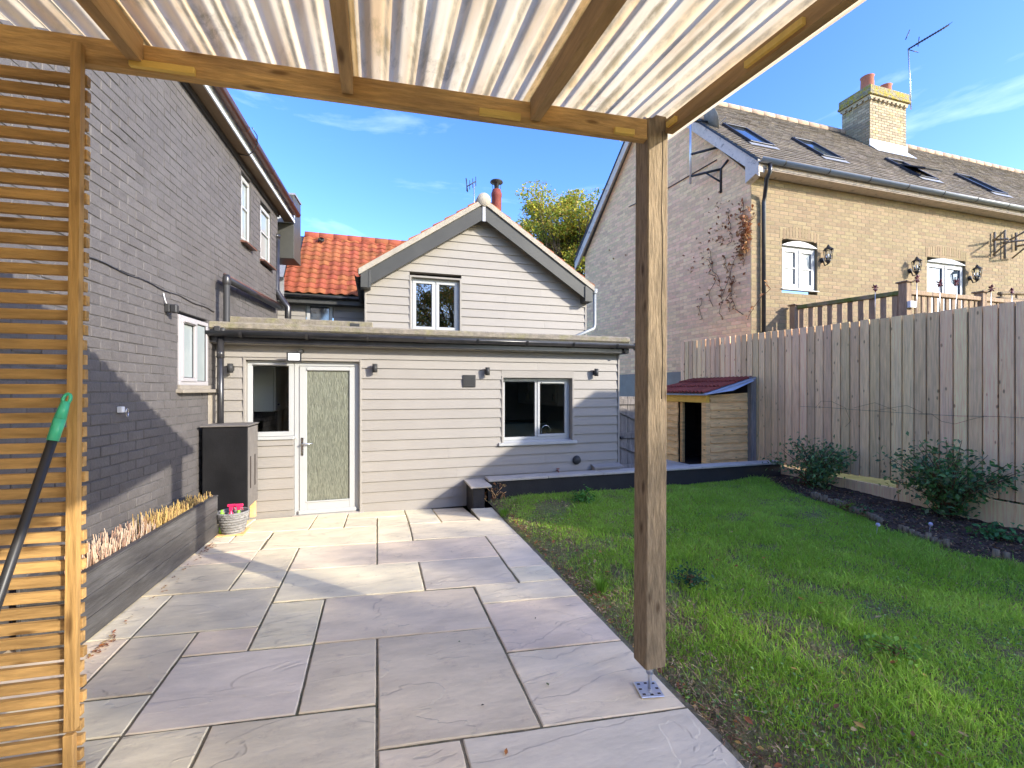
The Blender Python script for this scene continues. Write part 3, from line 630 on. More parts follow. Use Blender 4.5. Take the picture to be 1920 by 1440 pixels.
br = (rng.random(nb) < np.clip(.06+.45*np.exp(-(Xb[:, 0]-1.5)/.28), 0, .7))[:, None]; cB = np.where(br, gC*rng.uniform(.5, 1.2, (nb, 1)), cB)
cB = cB*rng.uniform(.75, 1.25, (nb, 1))
o = np_part('grass', V, Fg, np.repeat(cB, 5, 0), MT['blade'], kind='stuff'); o['label'] = 'uneven green grass blades covering the lawn'

# dead grass patches near the edge
dg = MB()
for (cx, cy, rr, n) in ((2.02, 2.72, .20, 420), (1.75, 2.2, .16, 260), (1.62, 1.75, .12, 160), (2.0, 4.35, .2, 160), (1.8, 3.2, .15, 150)):
    for i in range(n):
        x = max(1.54, random.gauss(cx, rr)); y = random.gauss(cy, rr*1.2); z = lz(x, y); a = random.uniform(0, 6.28); L = random.uniform(.02, .07); w = .0014
        d = Vector((math.cos(a), math.sin(a), random.uniform(.05, .9)))*L; s_ = Vector((-math.sin(a), math.cos(a), 0))*w; p = Vector((x, y, z))
        c = random.choice(((.42, .28, .17), (.34, .23, .14), (.52, .38, .24), (.25, .15, .09)))
        dg.add([p-s_, p+s_, p+d*.6+s_, p+d*.6-s_+Vector((0, 0, .003)), p+d], [(0, 1, 2, 3), (3, 2, 4)], tone=c)
o = part('dead_grass', dg, MT['straw'], origin=(0, 0, 0), kind='stuff'); o['label'] = 'tufts of dry brown dead grass beside the patio edge'

# broad leaved weeds and dead thatch between the blades
def scatter(n, size, cols, zoff, edge, name, label, fold=.2, clump=0.0, bed=False):
    P = []
    while len(P) < n:
        y = 1.1+4.95*random.random()**1.2; x = 1.52+5.2*random.random()
        le_ = lawn_edge(y)
        if bed != (x > le_): continue
        if clump and noise.noise(Vector((x*2.3, y*2.3, 33))) < clump: continue
        if edge and random.random() > math.exp(-(x-1.5)/edge): continue
        P.append((x, y, lz(x, y)+random.uniform(*zoff)))
    V, Fc, tn_ = leaf_cloud(np.array(P), size, cols, up=1.2, fold=fold); o = np_part(name, V, Fc, tn_, MT['leaf'], kind='stuff'); o['label'] = label
scatter(5200, .020, [(.16, .34, .07), (.24, .42, .08), (.10, .24, .08), (.30, .46, .16)], (.004, .026), 0, 'clover', 'small broad weeds and clover mixed into the lawn', clump=.08)
scatter(3800, .020, [(.42, .28, .15), (.30, .19, .10), (.52, .40, .24), (.20, .12, .07)], (.002, .018), 1.0, 'thatch', 'dead brown thatch and leaf scraps low in the grass', fold=.5)
scatter(2600, .030, [(.34, .20, .10), (.22, .13, .08), (.45, .30, .16), (.14, .09, .06), (.14, .22, .06)], (.030, .05), 0, 'bed_litter', 'dry leaf litter strewn over the flower bed soil', fold=.5, bed=True)
# fallen leaves: litter along the edge (stuff) and single leaves
def leaf_mb(p, s, c, mb, ang=None):
    a = random.uniform(0, 6.28) if ang is None else ang; u = Vector((math.cos(a), math.sin(a), random.uniform(-.25, .35))).normalized(); v = Vector((-math.sin(a), math.cos(a), random.uniform(-.3, .3))).normalized()
    P = [p-u*s*.5, p-u*s*.15+v*s*.28+Vector((0, 0, s*.15)), p+u*s*.25+v*s*.22+Vector((0, 0, s*.1)), p+u*s*.55+Vector((0, 0, s*.12)), p+u*s*.22-v*s*.22+Vector((0, 0, s*.1)), p-u*s*.15-v*s*.28+Vector((0, 0, s*.16))]
    mb.add(P, [(0, 1, 2, 3), (0, 3, 4, 5)], tone=c)
AUT = ((.50, .19, .05), (.42, .15, .06), (.55, .34, .10), (.30, .13, .07), (.60, .42, .22), (.22, .11, .06))
lt = MB()
for i in range(330):
    y = random.uniform(1.2, 5.8)*.9+random.random()*.3; x = 1.53+abs(random.gauss(0, .06)); leaf_mb(Vector((x, y, lz(x, y)+.004)), random.uniform(.015, .04), random.choice(AUT), lt)
for i in range(200):
    x = -1.68+abs(random.gauss(0, .035)) + .02; y = random.choice((random.uniform(3.4, 5.5), random.gauss(5.15, .12), random.gauss(3.38, .07))); leaf_mb(Vector((x+(.0), y, .006)), random.uniform(.010, .026), random.choice(AUT), lt)
o = part('leaf_litter', lt, MT['leaf'], origin=(0, 0, 0), kind='stuff'); o['label'] = 'brown and orange leaf litter along the patio edges'
for i in range(70):
    y = random.uniform(1.3, 5.6); x = 1.6+abs(random.gauss(0, 1.5))
    if x > 4.6: continue
    mb = MB(); p = Vector((x, y, lz(x, y)+.035)); leaf_mb(p, random.uniform(.028, .05), random.choice(AUT[:5]), mb)
    solo('fallen_leaf', mb, MT['leaf'], 'small curled autumn leaf lying in the lawn grass', 'leaf', 'autumn leaves fallen on the lawn')
for (px, py, s, lab) in ((1027, 1283, .028, 'small green leaf lying on a slab left of the post base'), (949, 1410, .03, 'orange leaf lying on the slab at the bottom centre'),
                         (905, 1322, .02, 'dark seed pod in the slab joint at the front'), (1004, 1159, .016, 'tiny dark berry on the slab beyond the post'), (861, 1203, .022, 'green scrap of leaf on the big central slab')):
    mb = MB(); leaf_mb(onZ(px, py, .006), s, (.12, .15, .04) if 'green' in lab else ((.5, .2, .06) if 'orange' in lab else (.05, .03, .02)), mb); solo('fallen_leaf', mb, MT['leaf'], lab, 'leaf')

# ================================================================== LEFT HOUSE (painted brick)
LW = Fr((-1.93, 6.4, 0), (.08, 1, 0), (0, 0, 1), (1, -.08, 0))
def lu(px, py):     # (u, v) on the left wall
    d = ray(px, py); o = Vector((0, 0, 1.6)); t = (LW.o-o).dot(LW.w)/d.dot(LW.w); p = o+d*t; return (p-LW.o).dot(LW.u), p.z
lh = thing('painted_brick_house', 'tall dark grey painted brick house wall along the left side', 'house', (-2.1, 5, 0))
w1 = (*[lu(333, 590)[0], lu(388, 722)[0]], 1.645, 2.39)
u1 = (lu(452, 320)[0], lu(470, 352)[0], 3.74, 4.70); u2 = (lu(488, 380)[0], lu(508, 410)[0], 3.70, 4.60)
TOPL = 5.06
brickwall(lh, LW, -3.35, 2.55, -.05, TOPL, .0855, .228, [w1, u1, u2], MT['paintbrick'], MT['paintmortar'], n_ind=300, jit=.003, proud=.0035, vis=lambda it: it[0] > -3.0 and not (it[3] < .45 and it[1] < -1))
mb = MB(); mb.box(LW, -9, -3.35, -.05, TOPL, -.22, .003); part('rear_wall', mb, MT['paintbrick'], lh)
mb = MB(); mb.box(LW, -9, -8.8, -.05, TOPL, -6, -.22); mb.box(LW, 2.33, 2.55, -.05, 5.2, -6, -.22); part('side_wall', mb, MT['paintbrick'], lh)
# window on the ground floor
window(lh, LW, w1[0], w1[1], w1[2], w1[3], .015, [(0, .58, True), (.58, 1, False)], fm=MT['greyupvc'], fw=.045, vent=(0,), sill=False, gl=GLW)
mb = MB(); mb.box(LW, w1[0]-.04, w1[1]+.2, w1[2]-.085, w1[2]-.045, -.05, .075, .006); mb.box(LW, w1[0], w1[1]+.03, w1[2]-.045, w1[2], -.05, .03, .004); part('window_sill', mb, MT['render_grey'], lh)
mb = MB(); mb.box(LW, w1[1]+.02, w1[1]+.19, 1.0, w1[2]-.09, .001, .012, .004); part('pale_patch', mb, MT['render_grey'], lh)
for (q, nm) in ((u1, 'a'), (u2, 'b')):
    window(lh, LW, q[0], q[1], q[2], q[3], -.02, [(0, 1, True)], fw=.04, sill=True, gl=GLW, bars=(.55,), sillout=.10, sillm=MT['brownpvc'])
# crack along the wall: a thin recessed cable line
a = lu(165, 482); b = lu(400, 584); mb = MB(); mb.tube([LW(a[0]+(b[0]-a[0])*t, a[1]+(b[1]-a[1])*t+.008*math.sin(t*23), .010) for t in np.linspace(0, 1, 24)], .0055, 5); part('wall_cable', mb, MT['blackpvc'], lh)
# eaves
S = .17; TE = 4.92
EV = Fr(LW(0, 0, 0), (.08, 1, -.04), (0, 0, 1), (1, -.08, 0))
mb = MB(); mb.box(EV, -9, 2.95, TE-.02, TE, .006, S); part('soffit', mb, MT['soffit'], lh)
mb = MB(); mb.box(EV, -9, 2.55, TE-.10, TE-.022, .006, .035); part('eaves_batten', mb, MT['blackpvc'], lh)
mb = MB(); mb.box(EV, -9, 2.97, TE-.03, TE+.17, S+.001, S+.02); mb.box(EV, 2.952, 2.972, TE-.03, TE+.3, -.4, S-.001); part('fascia', mb, MT['whitefas'], lh)
gut = MB(); prof = [(math.cos(a_), math.sin(a_)) for a_ in np.linspace(math.pi, 2*math.pi, 9)]
def gutter(F, a0, a1, v, c, r, m, root, brackets=6, name='gutter', bm=None):
    mb = MB(); vs = []; fs = []
    for a_ in (a0, a1):
        for rr in (r, r*.9):
            for (x, y) in prof: vs.append(F(a_, v+y*rr, c+x*rr))
    n = len(prof)
    for i in range(n-1):
        fs += [(i, i+1, 2*n+i+1, 2*n+i), (n+i+1, n+i, 3*n+i, 3*n+i+1), (i, n+i, n+i+1, i+1), (2*n+i, 2*n+i+1, 3*n+i+1, 3*n+i)]
    fs += [(0, 2*n, 3*n, n), (n-1, 2*n-1, 4*n-1, 3*n-1)]
    mb.add(vs, fs, smooth=True); part(name, mb, m, root)
    for i in range(brackets):
        x = a0+(a1-a0)*(i+.5)/brackets; mb = MB(); vs = []; 
        for a_ in (x-.016, x+.016):
            for (p_, q_) in prof: vs.append(F(a_, v+q_*(r+.006), c+p_*(r+.006)))
        mb.add(vs, [(i_, i_+1, n+i_+1, n+i_) for i_ in range(n-1)], smooth=True); part('gutter_bracket', mb, bm or m, root)
gutter(EV, -9, 2.9, TE+.12, S+.085, .062, MT['brownpvc'], lh, brackets=11)
mb = MB(); mb.tube([LW(.62, TE-.05, .02), LW(.60, TE-.07, .16), LW(.55, TE-.03, .25), LW(.50, TE+.06, .315), LW(.44, TE+.14, .33), LW(.34, TE+.19, .30)], .007, 6); part('aerial_cable', mb, MT['blackpvc'], lh)
mb = MB(); mb.prism([LW(-9, TOPL+.05, S-.06), LW(-9, TOPL+.05, -6), LW(-9, TOPL+3.0, -3)], LW.u*12); part('roof', mb, MT['slate'], lh)
# lead clad end and flashing at the far corner
mb = MB(); c = LW(3.0, TOPL-.1, 0); mb.box(LW, 2.98, 3.5, 4.1, 5.32, -1.5, .17, .005); part('dormer_cheek', mb, MT['barge'], lh)
mb = MB(); mb.box(LW, 2.99, 3.48, 5.325, 5.36, -1.5, .19); part('lead_capping', mb, MT['lead'], lh)
# pipes
pm = MT['blackpvc']
mb = MB(); p = [onY(415, 785, 6.25), onY(413, 640, 6.25)]; x = p[0].x
mb.tube([(x, 6.22, .55), (x, 6.22, 2.28)], .037, 12); mb.tube([(x, 6.22, 1.98), (x, 6.22, 2.08)], .043, 12); part('downpipe', mb, pm, lh)
tp = onY(425, 522, 6.3); a = LW(.0, tp.z, .06); e_ = lu(528, 572)
mb = MB(); mb.tube([(x, 6.22, 2.25), (x+.02, 6.24, 2.33), (tp.x, 6.3, 2.42), (tp.x, 6.3, tp.z-.06), (tp.x-.01, 6.34, tp.z)], .037, 12); part('soil_pipe', mb, MT['lampgrey'], lh)
pe = LW(2.35, 3.05, .08); mb = MB(); mb.tube([(tp.x-.01, 6.33, tp.z), pe], .042, 12); part('waste_pipe', mb, pm, lh)
mb = MB(); mb.tube([(tp.x-.03, 6.33, tp.z+.05), pe+Vector((0, 0, .06))], .02, 8); part('overflow_pipe', mb, MT['brownpvc'], lh)
mb = MB(); mb.lathe((tp.x, 6.3, tp.z-.02), [(.001, .07), (.03, .065), (.045, .03), (.047, -.04), (.04, -.06)], 12); part('pipe_elbow', mb, pm, lh)
a = onY(518, 440, 8.9); b = onY(520, 545, 8.9)
mb = MB(); mb.tube([(a.x, 8.9, a.z), (a.x, 8.9, b.z), (a.x+.14, 8.85, b.z-.22), (a.x+.20, 8.85, b.z-.30), (a.x+.20, 8.85, 2.5)], .055, 12)
for zz in (a.z, b.z): mb.tube([(a.x, 8.9, zz-.06), (a.x, 8.9, zz)], .065, 12)
part('downpipe', mb, pm, lh)
mb = MB(); mb.box(Fr((0, 0, 0)), x-.07, x-.0, 2.30, 2.37, -6.28, -6.20, .01); part('junction_box', mb, MT['lampgrey'], lh)

# ================================================================== REAR EXTENSION (clad, flat roof)
EX = Fr((0, 6.4, 0)); XL, XR = -1.93, 3.72
ext = thing('clad_extension', 'single storey cream clad extension with flat roof and white door', 'extension', (1, 6.4, 0))
J = [1.608+.1415*k for k in range(-12, 3)]+[2.0126, 2.165]
J = sorted(set(round(j, 4) for j in J if j < 1.95 or j > 2.0))
door = (-1.625, -.20, -.12, 2.005)
low = (-1.46, -1.04, -.12, .955)    # clad panel below the small window
kw = (1.775, 2.947, .79, 1.80)
siding(ext, EX, XL, XR, J, [(door[0], door[1], -1, 2.0126), (kw[0], kw[1], kw[2]-.02, 1.891)], MT['siding'])
siding(ext, Fr((0, 6.44, 0)), -1.62, -1.045, [-.12+.1415*k for k in range(8)]+[.955], [], MT['siding'], back=True)
mb = MB(); mb.box(EX, kw[0], kw[1], 1.80, 1.8905, -.012, .012); part('head_board', mb, MT['siding'], ext)
mb = MB(); mb.box(EX, XR, XR+.03, -.1, 2.165, -3.6, .028, .004); part('corner_board', mb, MT['siding'], ext)
mb = MB(); mb.box(EX, XR-.1, XR, -.1, 2.165, -3.6, -.16); mb.box(EX, XL, XL+.1, -.1, 2.165, -3.6, -.16); mb.box(EX, XL, XR, -.1, 2.165, -3.7, -3.6); part('inner_wall', mb, MT['interior'], ext)
mb = MB(); mb.box(EX, XL, XR, -.14, -.08, -3.6, -.16); part('floor', mb, MT['interior'], ext)
mb = MB(); mb.box(EX, XL, XR, 2.15, 2.2, -3.6, -.16); part('ceiling', mb, MT['white'], ext)
# door frame, side window and door
mb = MB()
for (a, b) in ((door[0], door[0]+.028), (door[1]-.028, door[1])): mb.box(EX, a, b, -.1, 2.005, -.10, .024, .003)
mb.box(EX, door[0]+.028, door[1]-.028, 1.975, 2.005, -.10, .020, .003); part('door_reveal', mb, MT['siding'], ext)
window(ext, Fr((0, 6.45, 0)), -1.595, -1.05, .985, 1.97, .0, [(0, 1, False)], fw=.062, vent=(0,), sill=True, sillout=.02, name='side_window')
mb = MB(); mb.box(EX, -1.62, -1.048, .945, .985, -.045, -.01, .003); part('window_board', mb, MT['upvc'], ext)
D = Fr((0, 6.45, 0)); dx0, dx1 = -1.045, -.232
fr = MB(); fr.box(D, dx0, dx0+.06, -.10, 1.97, -.06, .0, .004); fr.box(D, dx1-.06, dx1, -.10, 1.97, -.06, .0, .004); fr.box(D, dx0+.06, dx1-.06, 1.91, 1.97, -.06, 0, .004); fr.box(D, dx0+.06, dx1-.06, -.10, -.06, -.06, .03, .004)
part('door_frame', fr, MT['upvc'], ext)
dl = MB(); a0, a1, b0, b1 = dx0+.062, dx1-.062, -.055, 1.905; st = .09
dl.box(D, a0, a0+st, b0, b1, -.05, .012, .005); dl.box(D, a1-st*.75, a1, b0, b1, -.05, .012, .005); dl.box(D, a0+st, a1-st*.75, b1-.055, b1, -.05, .012, .005); dl.box(D, a0+st, a1-st*.75, b0, b0+.15, -.05, .012, .005)
drr = part('door', dl, MT['upvc'], ext)
mb = MB(); mb.box(D, a0+st-.01, a1-st*.75+.01, b0+.14, b1-.045, -.03, -.01); part('glass_panel', mb, RG, drr)
mb = MB(); mb.box(D, a0-.01, a1+.02, b0+.0, b0+.055, .013, .035, .006); mb.box(D, a0+st-.01, a1-st*.75+.01, b0+.15, b0+.17, .012, .022, .004); mb.box(D, a0+st, a1-.05, b1-.052, b1-.02, .012, .024, .004); part('weather_bar', mb, MT['upvc'], drr)
hx = a0+.035; mb = MB(); mb.box(D, hx-.016, hx+.016, .72, .96, .012, .020, .004); mb.tube([D(hx, .875, .02), D(hx, .875, .055), D(hx+.02, .877, .06), D(hx+.13, .884, .058)], [.010, .010, .010, .008], 8); mb.box(D, hx-.007, hx+.007, .76, .79, .02, .026); part('handle', mb, MT['chrome'], drr)
mb = MB(); mb.box(EX, dx0-.02, dx1+.06, -.14, -.062, -.06, .09, .006); part('threshold', mb, MT['coping'], ext)
# kitchen window
KW = Fr((0, 6.49, 0)); reveal(ext, EX, kw[0], kw[1], kw[2], kw[3], -.09, .024, MT['siding'], .025)
window(ext, KW, kw[0]+.027, kw[1]-.027, kw[2]+.03, kw[3]-.03, .0, [(0, .50, False), (.50, 1, True)], fw=.05, vent=(1,), sill=False)
mb = MB(); mb.prism([EX(kw[0]-.045, kw[2]+.032, -.08), EX(kw[0]-.045, kw[2]+.008, .05), EX(kw[0]-.045, kw[2]-.03, .05), EX(kw[0]-.045, kw[2]-.03, -.08)], EX.u*(kw[1]-kw[0]+.09)); part('window_sill', mb, MT['upvc'], ext)
# roof edge
mb = MB(); mb.box(EX, XL-.03, XR+.10, 2.165, 2.20, -.1, .16); part('soffit', mb, MT['siding'], ext)
mb = MB(); mb.box(EX, XL-.03, XR+.11, 2.172, 2.333, .161, .18, .003); part('fascia', mb, MT['blackpvc'], ext)
mb = MB(); mb.box(EX, XL-.05, XR+.13, 2.335, 2.43, -.12, .19, .02); part('mossy_roof_edge', mb, MT['felt'], ext)
mb = MB(); mb.box(EX, XL-.05, XR+.13, 2.22, 2.36, -3.7, -.121); part('flat_roof', mb, MT['felt'], ext)
mb = MB(); mb.box(EX, XL-.05, -.06, 2.37, 2.57, -.75, -.32, .01); k = part('raised_kerb', mb, MT['felt'], ext)
mb = MB()
for i in range(5): mb.box(EX, -.36, -.25, 2.43+.02*i, 2.442+.02*i, -.32, -.312)
mb.box(EX, -.37, -.24, 2.42, 2.54, -.319, -.315); part('grille', mb, MT['lampgrey'], k)
gutter(EX, XL-.02, XR+.20, 2.30, .245, .062, MT['blackpvc'], ext, brackets=8)
mb = MB(); mb.tube([EX(XR+.17, 2.27, .24), EX(XR+.24, 2.27, .24)], .058, 10); mb.tube([EX(XR+.02, 2.25, .2), EX(XR+.02, 2.17, .17)], .03, 8); part('gutter_end', mb, MT['blackpvc'], ext)
# vents, bulkhead, meter box, tap
va = onY(867, 703, 6.4); vb = onY(891, 726, 6.4); mb = MB(); mb.box(EX, va.x, vb.x, vb.z, va.z, .018, .032, .003)
for i in range(7): z = vb.z+.02+i*(va.z-vb.z-.04)/6; mb.box(EX, va.x+.02, vb.x-.02, z-.005, z+.007, .032, .040)
part('air_vent', mb, MT['lampgrey'], ext)
c = onY(1080, 862, 6.4); mb = MB(); mb.lathe((c.x, 6.375, c.z), [(.001, .05), (.03, .048), (.06, .03), (.072, 0)], 16, (0, -1, 0)); part('flue_cover', mb, MT['lampgrey'], ext)
c = onY(1043, 884, 6.4); mb = MB(); mb.tube([(c.x, 6.39, c.z+.02), (c.x, 6.31, c.z+.02), (c.x, 6.29, c.z-.03)], .010, 8); mb.tube([(c.x, 6.33, c.z+.02), (c.x, 6.33, c.z+.055)], .006, 6); mb.box(EX, c.x-.02, c.x+.02, c.z+.05, c.z+.06, .055, .085); part('garden_tap', mb, MT['redflue'], ext)
mb = MB(); mb.box(EX, 3.26, 3.70, .15, .365, .02, .12, .004); mb.prism([EX(3.24, .42, .02), EX(3.24, .385, .15), EX(3.24, .365, .15), EX(3.24, .38, .02)], EX.u*.5); part('meter_box', mb, MT['siding'], ext)
# inside the kitchen
kc = thing('wall_cupboard', 'cream wall cupboard seen through the kitchen window', 'cupboard', (3.1, 7.7, 1.5))
mb = MB(); mb.box(WORLDF, 3.05, 3.60, 7.3, 9.6, 1.30, 2.13, .01); part('carcass', mb, MT['cupboard'], kc)
for i in range(3):
    mb = MB(); mb.box(WORLDF, 3.025, 3.048, 7.32+i*.75, 8.02+i*.75, 1.36, 2.11, .006); dd = part('cupboard_door', mb, MT['cupboard'], kc)
    mb = MB(); mb.tube([(3.00, 7.38+i*.75, 1.40), (3.00, 7.38+i*.75, 1.52)], .008, 6); part('handle', mb, MT['lampgrey'], dd)
kc = thing('base_cupboard', 'cream base cupboard with dark worktop inside the kitchen', 'cupboard', (2.2, 9.4, 0))
mb = MB(); mb.box(WORLDF, 1.2, 3.6, 9.2, 9.85, -.05, .86, .01); part('carcass', mb, MT['cupboard'], kc)
mb = MB(); mb.box(WORLDF, 1.18, 3.6, 9.17, 9.87, .861, .90, .005); part('worktop', mb, MT['interiordark'], kc)
kc = thing('wall_cupboard', 'white wall cupboard behind the small window beside the door', 'cupboard', (-1.3, 7.5, 1.5))
mb = MB(); mb.box(WORLDF, -1.80, -1.42, 7.1, 9.2, 1.28, 2.12, .01); part('carcass', mb, MT['cupboard'], kc)
for i in range(2):
    mb = MB(); mb.box(WORLDF, -1.418, -1.395, 7.12+i*.8, 7.9+i*.8, 1.29, 2.10, .006); dd = part('cupboard_door', mb, MT['cupboard'], kc)
    mb = MB(); mb.lathe((-1.39, 7.2+i*.8, 1.38), [(.001, .03), (.014, .026), (.016, .01), (.006, 0)], 10, (1, 0, 0)); part('knob', mb, MT['lampgrey'], dd)
mb = MB(); t0 = onY(1015, 808, 6.75); mb.tube([(t0.x, 6.75, .78), (t0.x, 6.75, .93)]+[(t0.x+.075-.075*math.cos(a_), 6.75, .93+.085*math.sin(a_)) for a_ in np.linspace(0, math.pi, 10)]+[(t0.x+.15, 6.75, .90)], .011, 8)
solo('kitchen_tap', mb, MT['chrome'], 'arched chrome mixer tap behind the kitchen window', 'tap')
mb = MB(); mb.box(WORLDF, 1.85, 2.87, 6.58, 7.15, .72, .77, .005); solo('kitchen_worktop', mb, MT['interiordark'], 'dark worktop just inside the kitchen window', 'worktop')

# wall lights on the cladding
def updown(name, x, z, label, grp='up and down lights on the cladding'):
    t = thing(name, label, 'wall light', (x, 6.38, z), grp)
    mb = MB(); mb.box(EX, x-.028, x+.028, z-.035, z+.03, .018, .035, .003); part('back_plate', mb, MT['lampgrey'], t)
    mb = MB(); mb.lathe((x, 6.4-.085, z-.06), [(.001, .006), (.028, .0), (.033, .0), (.033, .115), (.028, .115), (.001, .109)], 16); mb.tube([(x, 6.37, z), (x, 6.33, z)], .014, 8); part('cylinder_body', mb, MT['lampgrey'], t)
for (px, py, lab) in ((432, 690, 'small grey cylinder wall light left of the narrow window'), (703, 690, 'small grey cylinder wall light just right of the door'),
                      (914, 696, 'small grey cylinder wall light beside the square vent'), (1118, 698, 'small grey cylinder wall light right of the kitchen window')):
    p = onY(px, py, 6.32); updown('wall_light', p.x, p.z, lab)
p = onY(551, 669, 6.22); t = thing('floodlight', 'black framed square floodlight above the door', 'floodlight', tuple(p))
mb = MB(); mb.box(Fr((0, p.y, 0)), p.x-.085, p.x+.085, p.z-.062, p.z+.062, -.03, 0, .006); part('housing', mb, MT['lampblack'], t)
mb = MB(); mb.box(Fr((0, p.y, 0)), p.x-.066, p.x+.066, p.z-.045, p.z+.045, .0005, .004, .001); part('lens', mb, MT['white'], t)
mb = MB(); mb.tube([(p.x+.02, p.y+.03, p.z+.03), (p.x+.06, p.y+.09, p.z+.08), (p.x+.07, 6.37, p.z+.085)], [.02, .026, .03], 10); part('bracket', mb, MT['lampgrey'], t)
q = lu(310, 578); p = LW(q[0], q[1], 0); t = thing('security_light', 'small square black security light on the painted brick wall', 'security light', tuple(p))
mb = MB(); mb.box(LW, q[0]-.035, q[0]+.03, q[1]-.04, q[1]+.045, .006, .05, .005); part('base', mb, MT['lampgrey'], t)
mb = MB(); mb.box(LW, q[0]-.03, q[0]+.03, q[1]-.045, q[1]+.04, .05, .11, .01); part('lamp_head', mb, MT['lampblack'], t)
mb = MB(); mb.tube([LW(q[0]-.06, q[1]+.14, .012), LW(q[0]-.05, q[1]+.08, .02), LW(q[0]-.04, q[1]+.04, .03)], .005, 6); part('cable', mb, MT['white'], t)
q = lu(220, 768); p = LW(q[0], q[1], 0); t = thing('line_hook', 'white washing line bracket with clip on the painted brick wall', 'hook', tuple(p))
mb = MB(); mb.box(LW, q[0]-.02, q[0]+.02, q[1]-.025, q[1]+.025, .006, .045, .004); part('bracket', mb, MT['white'], t)
mb = MB(); mb.tube([LW(q[0]+.055+.018*math.cos(a_), q[1]-.028+.036*math.sin(a_), .04) for a_ in np.linspace(0, 6.283, 14)], .0035, 6); part('carabiner', mb, MT['chrome'], t)

# ================================================================== GABLED COTTAGE
GY = 8.05; GA = Fr((0, GY, 0)); cot = thing('gabled_cottage', 'cream clad gable end with dark grey bargeboards and clay tile verge', 'cottage', (1.9, GY, 0))
gxl, gxr = -.184, 3.962
VY = GY-.22
apex = onY(907, 378, VY); eL = onY(676, 508, VY); eR = onY(1111, 540, VY)
apex.x = 1.845
sl = (apex.z-eL.z)/(apex.x-eL.x); sr = (apex.z-eR.z)/(eR.x-apex.x)
lim = lambda v: (apex.x-(apex.z-.10-v)/sl, apex.x+(apex.z-.10-v)/sr)
ww = (.55, 1.474, 2.633, 3.618)
siding(cot, GA, gxl, gxr, [2.18+.1505*k for k in range(20) if 2.18+.1505*k < apex.z-.12]+[apex.z-.115], [ww], MT['siding'], lim=lim)
SFR = Fr((gxl, 10.6, 0), (0, -1, 0), (0, 0, 1), (-1, 0, 0))
siding(cot, SFR, 0, 10.6-GY, [2.3+.1505*k for k in range(9)], [], MT['siding'])
SFR2 = Fr((gxr, GY, 0), (0, 1, 0), (0, 0, 1), (1, 0, 0)); siding(cot, SFR2, 0, 3.5, [2.3+.1505*k for k in range(8)], [], MT['siding'])
mb = MB(); mb.box(GA, gxl-.022, gxl+.012, 2.3, 3.45, -.03, .024, .003); mb.box(GA, gxr-.012, gxr+.022, 2.3, 3.45, -.03, .024, .003); part('corner_board', mb, MT['siding'], cot)
mb = MB(); mb.box(GA, gxl, gxr, 2.0, 2.63, -.4, -.02); part('lead_upstand', mb, MT['blackpvc'], cot)
reveal(cot, GA, ww[0], ww[1], ww[2]-.02, ww[3], -.08, .024, MT['siding'], .03)
window(cot, Fr((0, GY+.07, 0)), ww[0]+.032, ww[1]-.032, ww[2]+.01, ww[3]-.032, .0, [(0, .5, True), (.5, 1, True)], fw=.035, sw=.05, gl=GL2, sill=True, sillout=.06)
mb = MB(); mb.box(WORLDF, .3, 1.8, 9.2, 9.25, 2.4, 3.9); part('inner_partition', mb, MT['hutdark'], cot)
# bargeboards
bh = .265
def slope_piece(x0, z0, x1, z1, h0, h1, y0, y1, name, m, root):
    mb = MB(); mb.prism([(x0, y0, z0+h0), (x1, y0, z1+h0), (x1, y0, z1+h1), (x0, y0, z0+h1)], (0, y1-y0, 0)); return part(name, mb, m, root)
bz = -.02
slope_piece(eL.x+.05, eL.z+.05*sl, apex.x-.022, apex.z-.022*sl, bz-bh-.03, bz-.03, VY, VY+.025, 'bargeboard', MT['barge'], cot)
slope_piece(apex.x+.022, apex.z-.022*sr, eR.x-.05, eR.z+.05*sr, bz-bh-.03, bz-.03, VY, VY+.025, 'bargeboard', MT['barge'], cot)
mb = MB(); mb.box(Fr((0, VY, 0)), apex.x-.03, apex.x+.03, apex.z-.36, apex.z-.04, -.02, .012, .004); part('apex_cover', mb, MT['lead'], cot)
for (ex, s_) in ((eL, 1), (eR, -1)):
    mb = MB(); mb.box(Fr((0, VY, 0)), ex.x-(.0 if s_ > 0 else .16), ex.x+(.16 if s_ > 0 else .0), ex.z-.27, ex.z+.03, -.22, .014, .004); mb.box(Fr((0, VY, 0)), ex.x+s_*.125, ex.x+s_*.165, ex.z-.27, ex.z+.02, .0145, .022, .003); part('box_end', mb, MT['barge'], cot)
slope_piece(eL.x, eL.z, apex.x, apex.z, -.055, -.03, VY+.026, GY-.01, 'soffit', MT['oldwhite'], cot); slope_piece(apex.x, apex.z, eR.x, eR.z, -.055, -.03, VY+.026, GY-.01, 'soffit', MT['oldwhite'], cot)
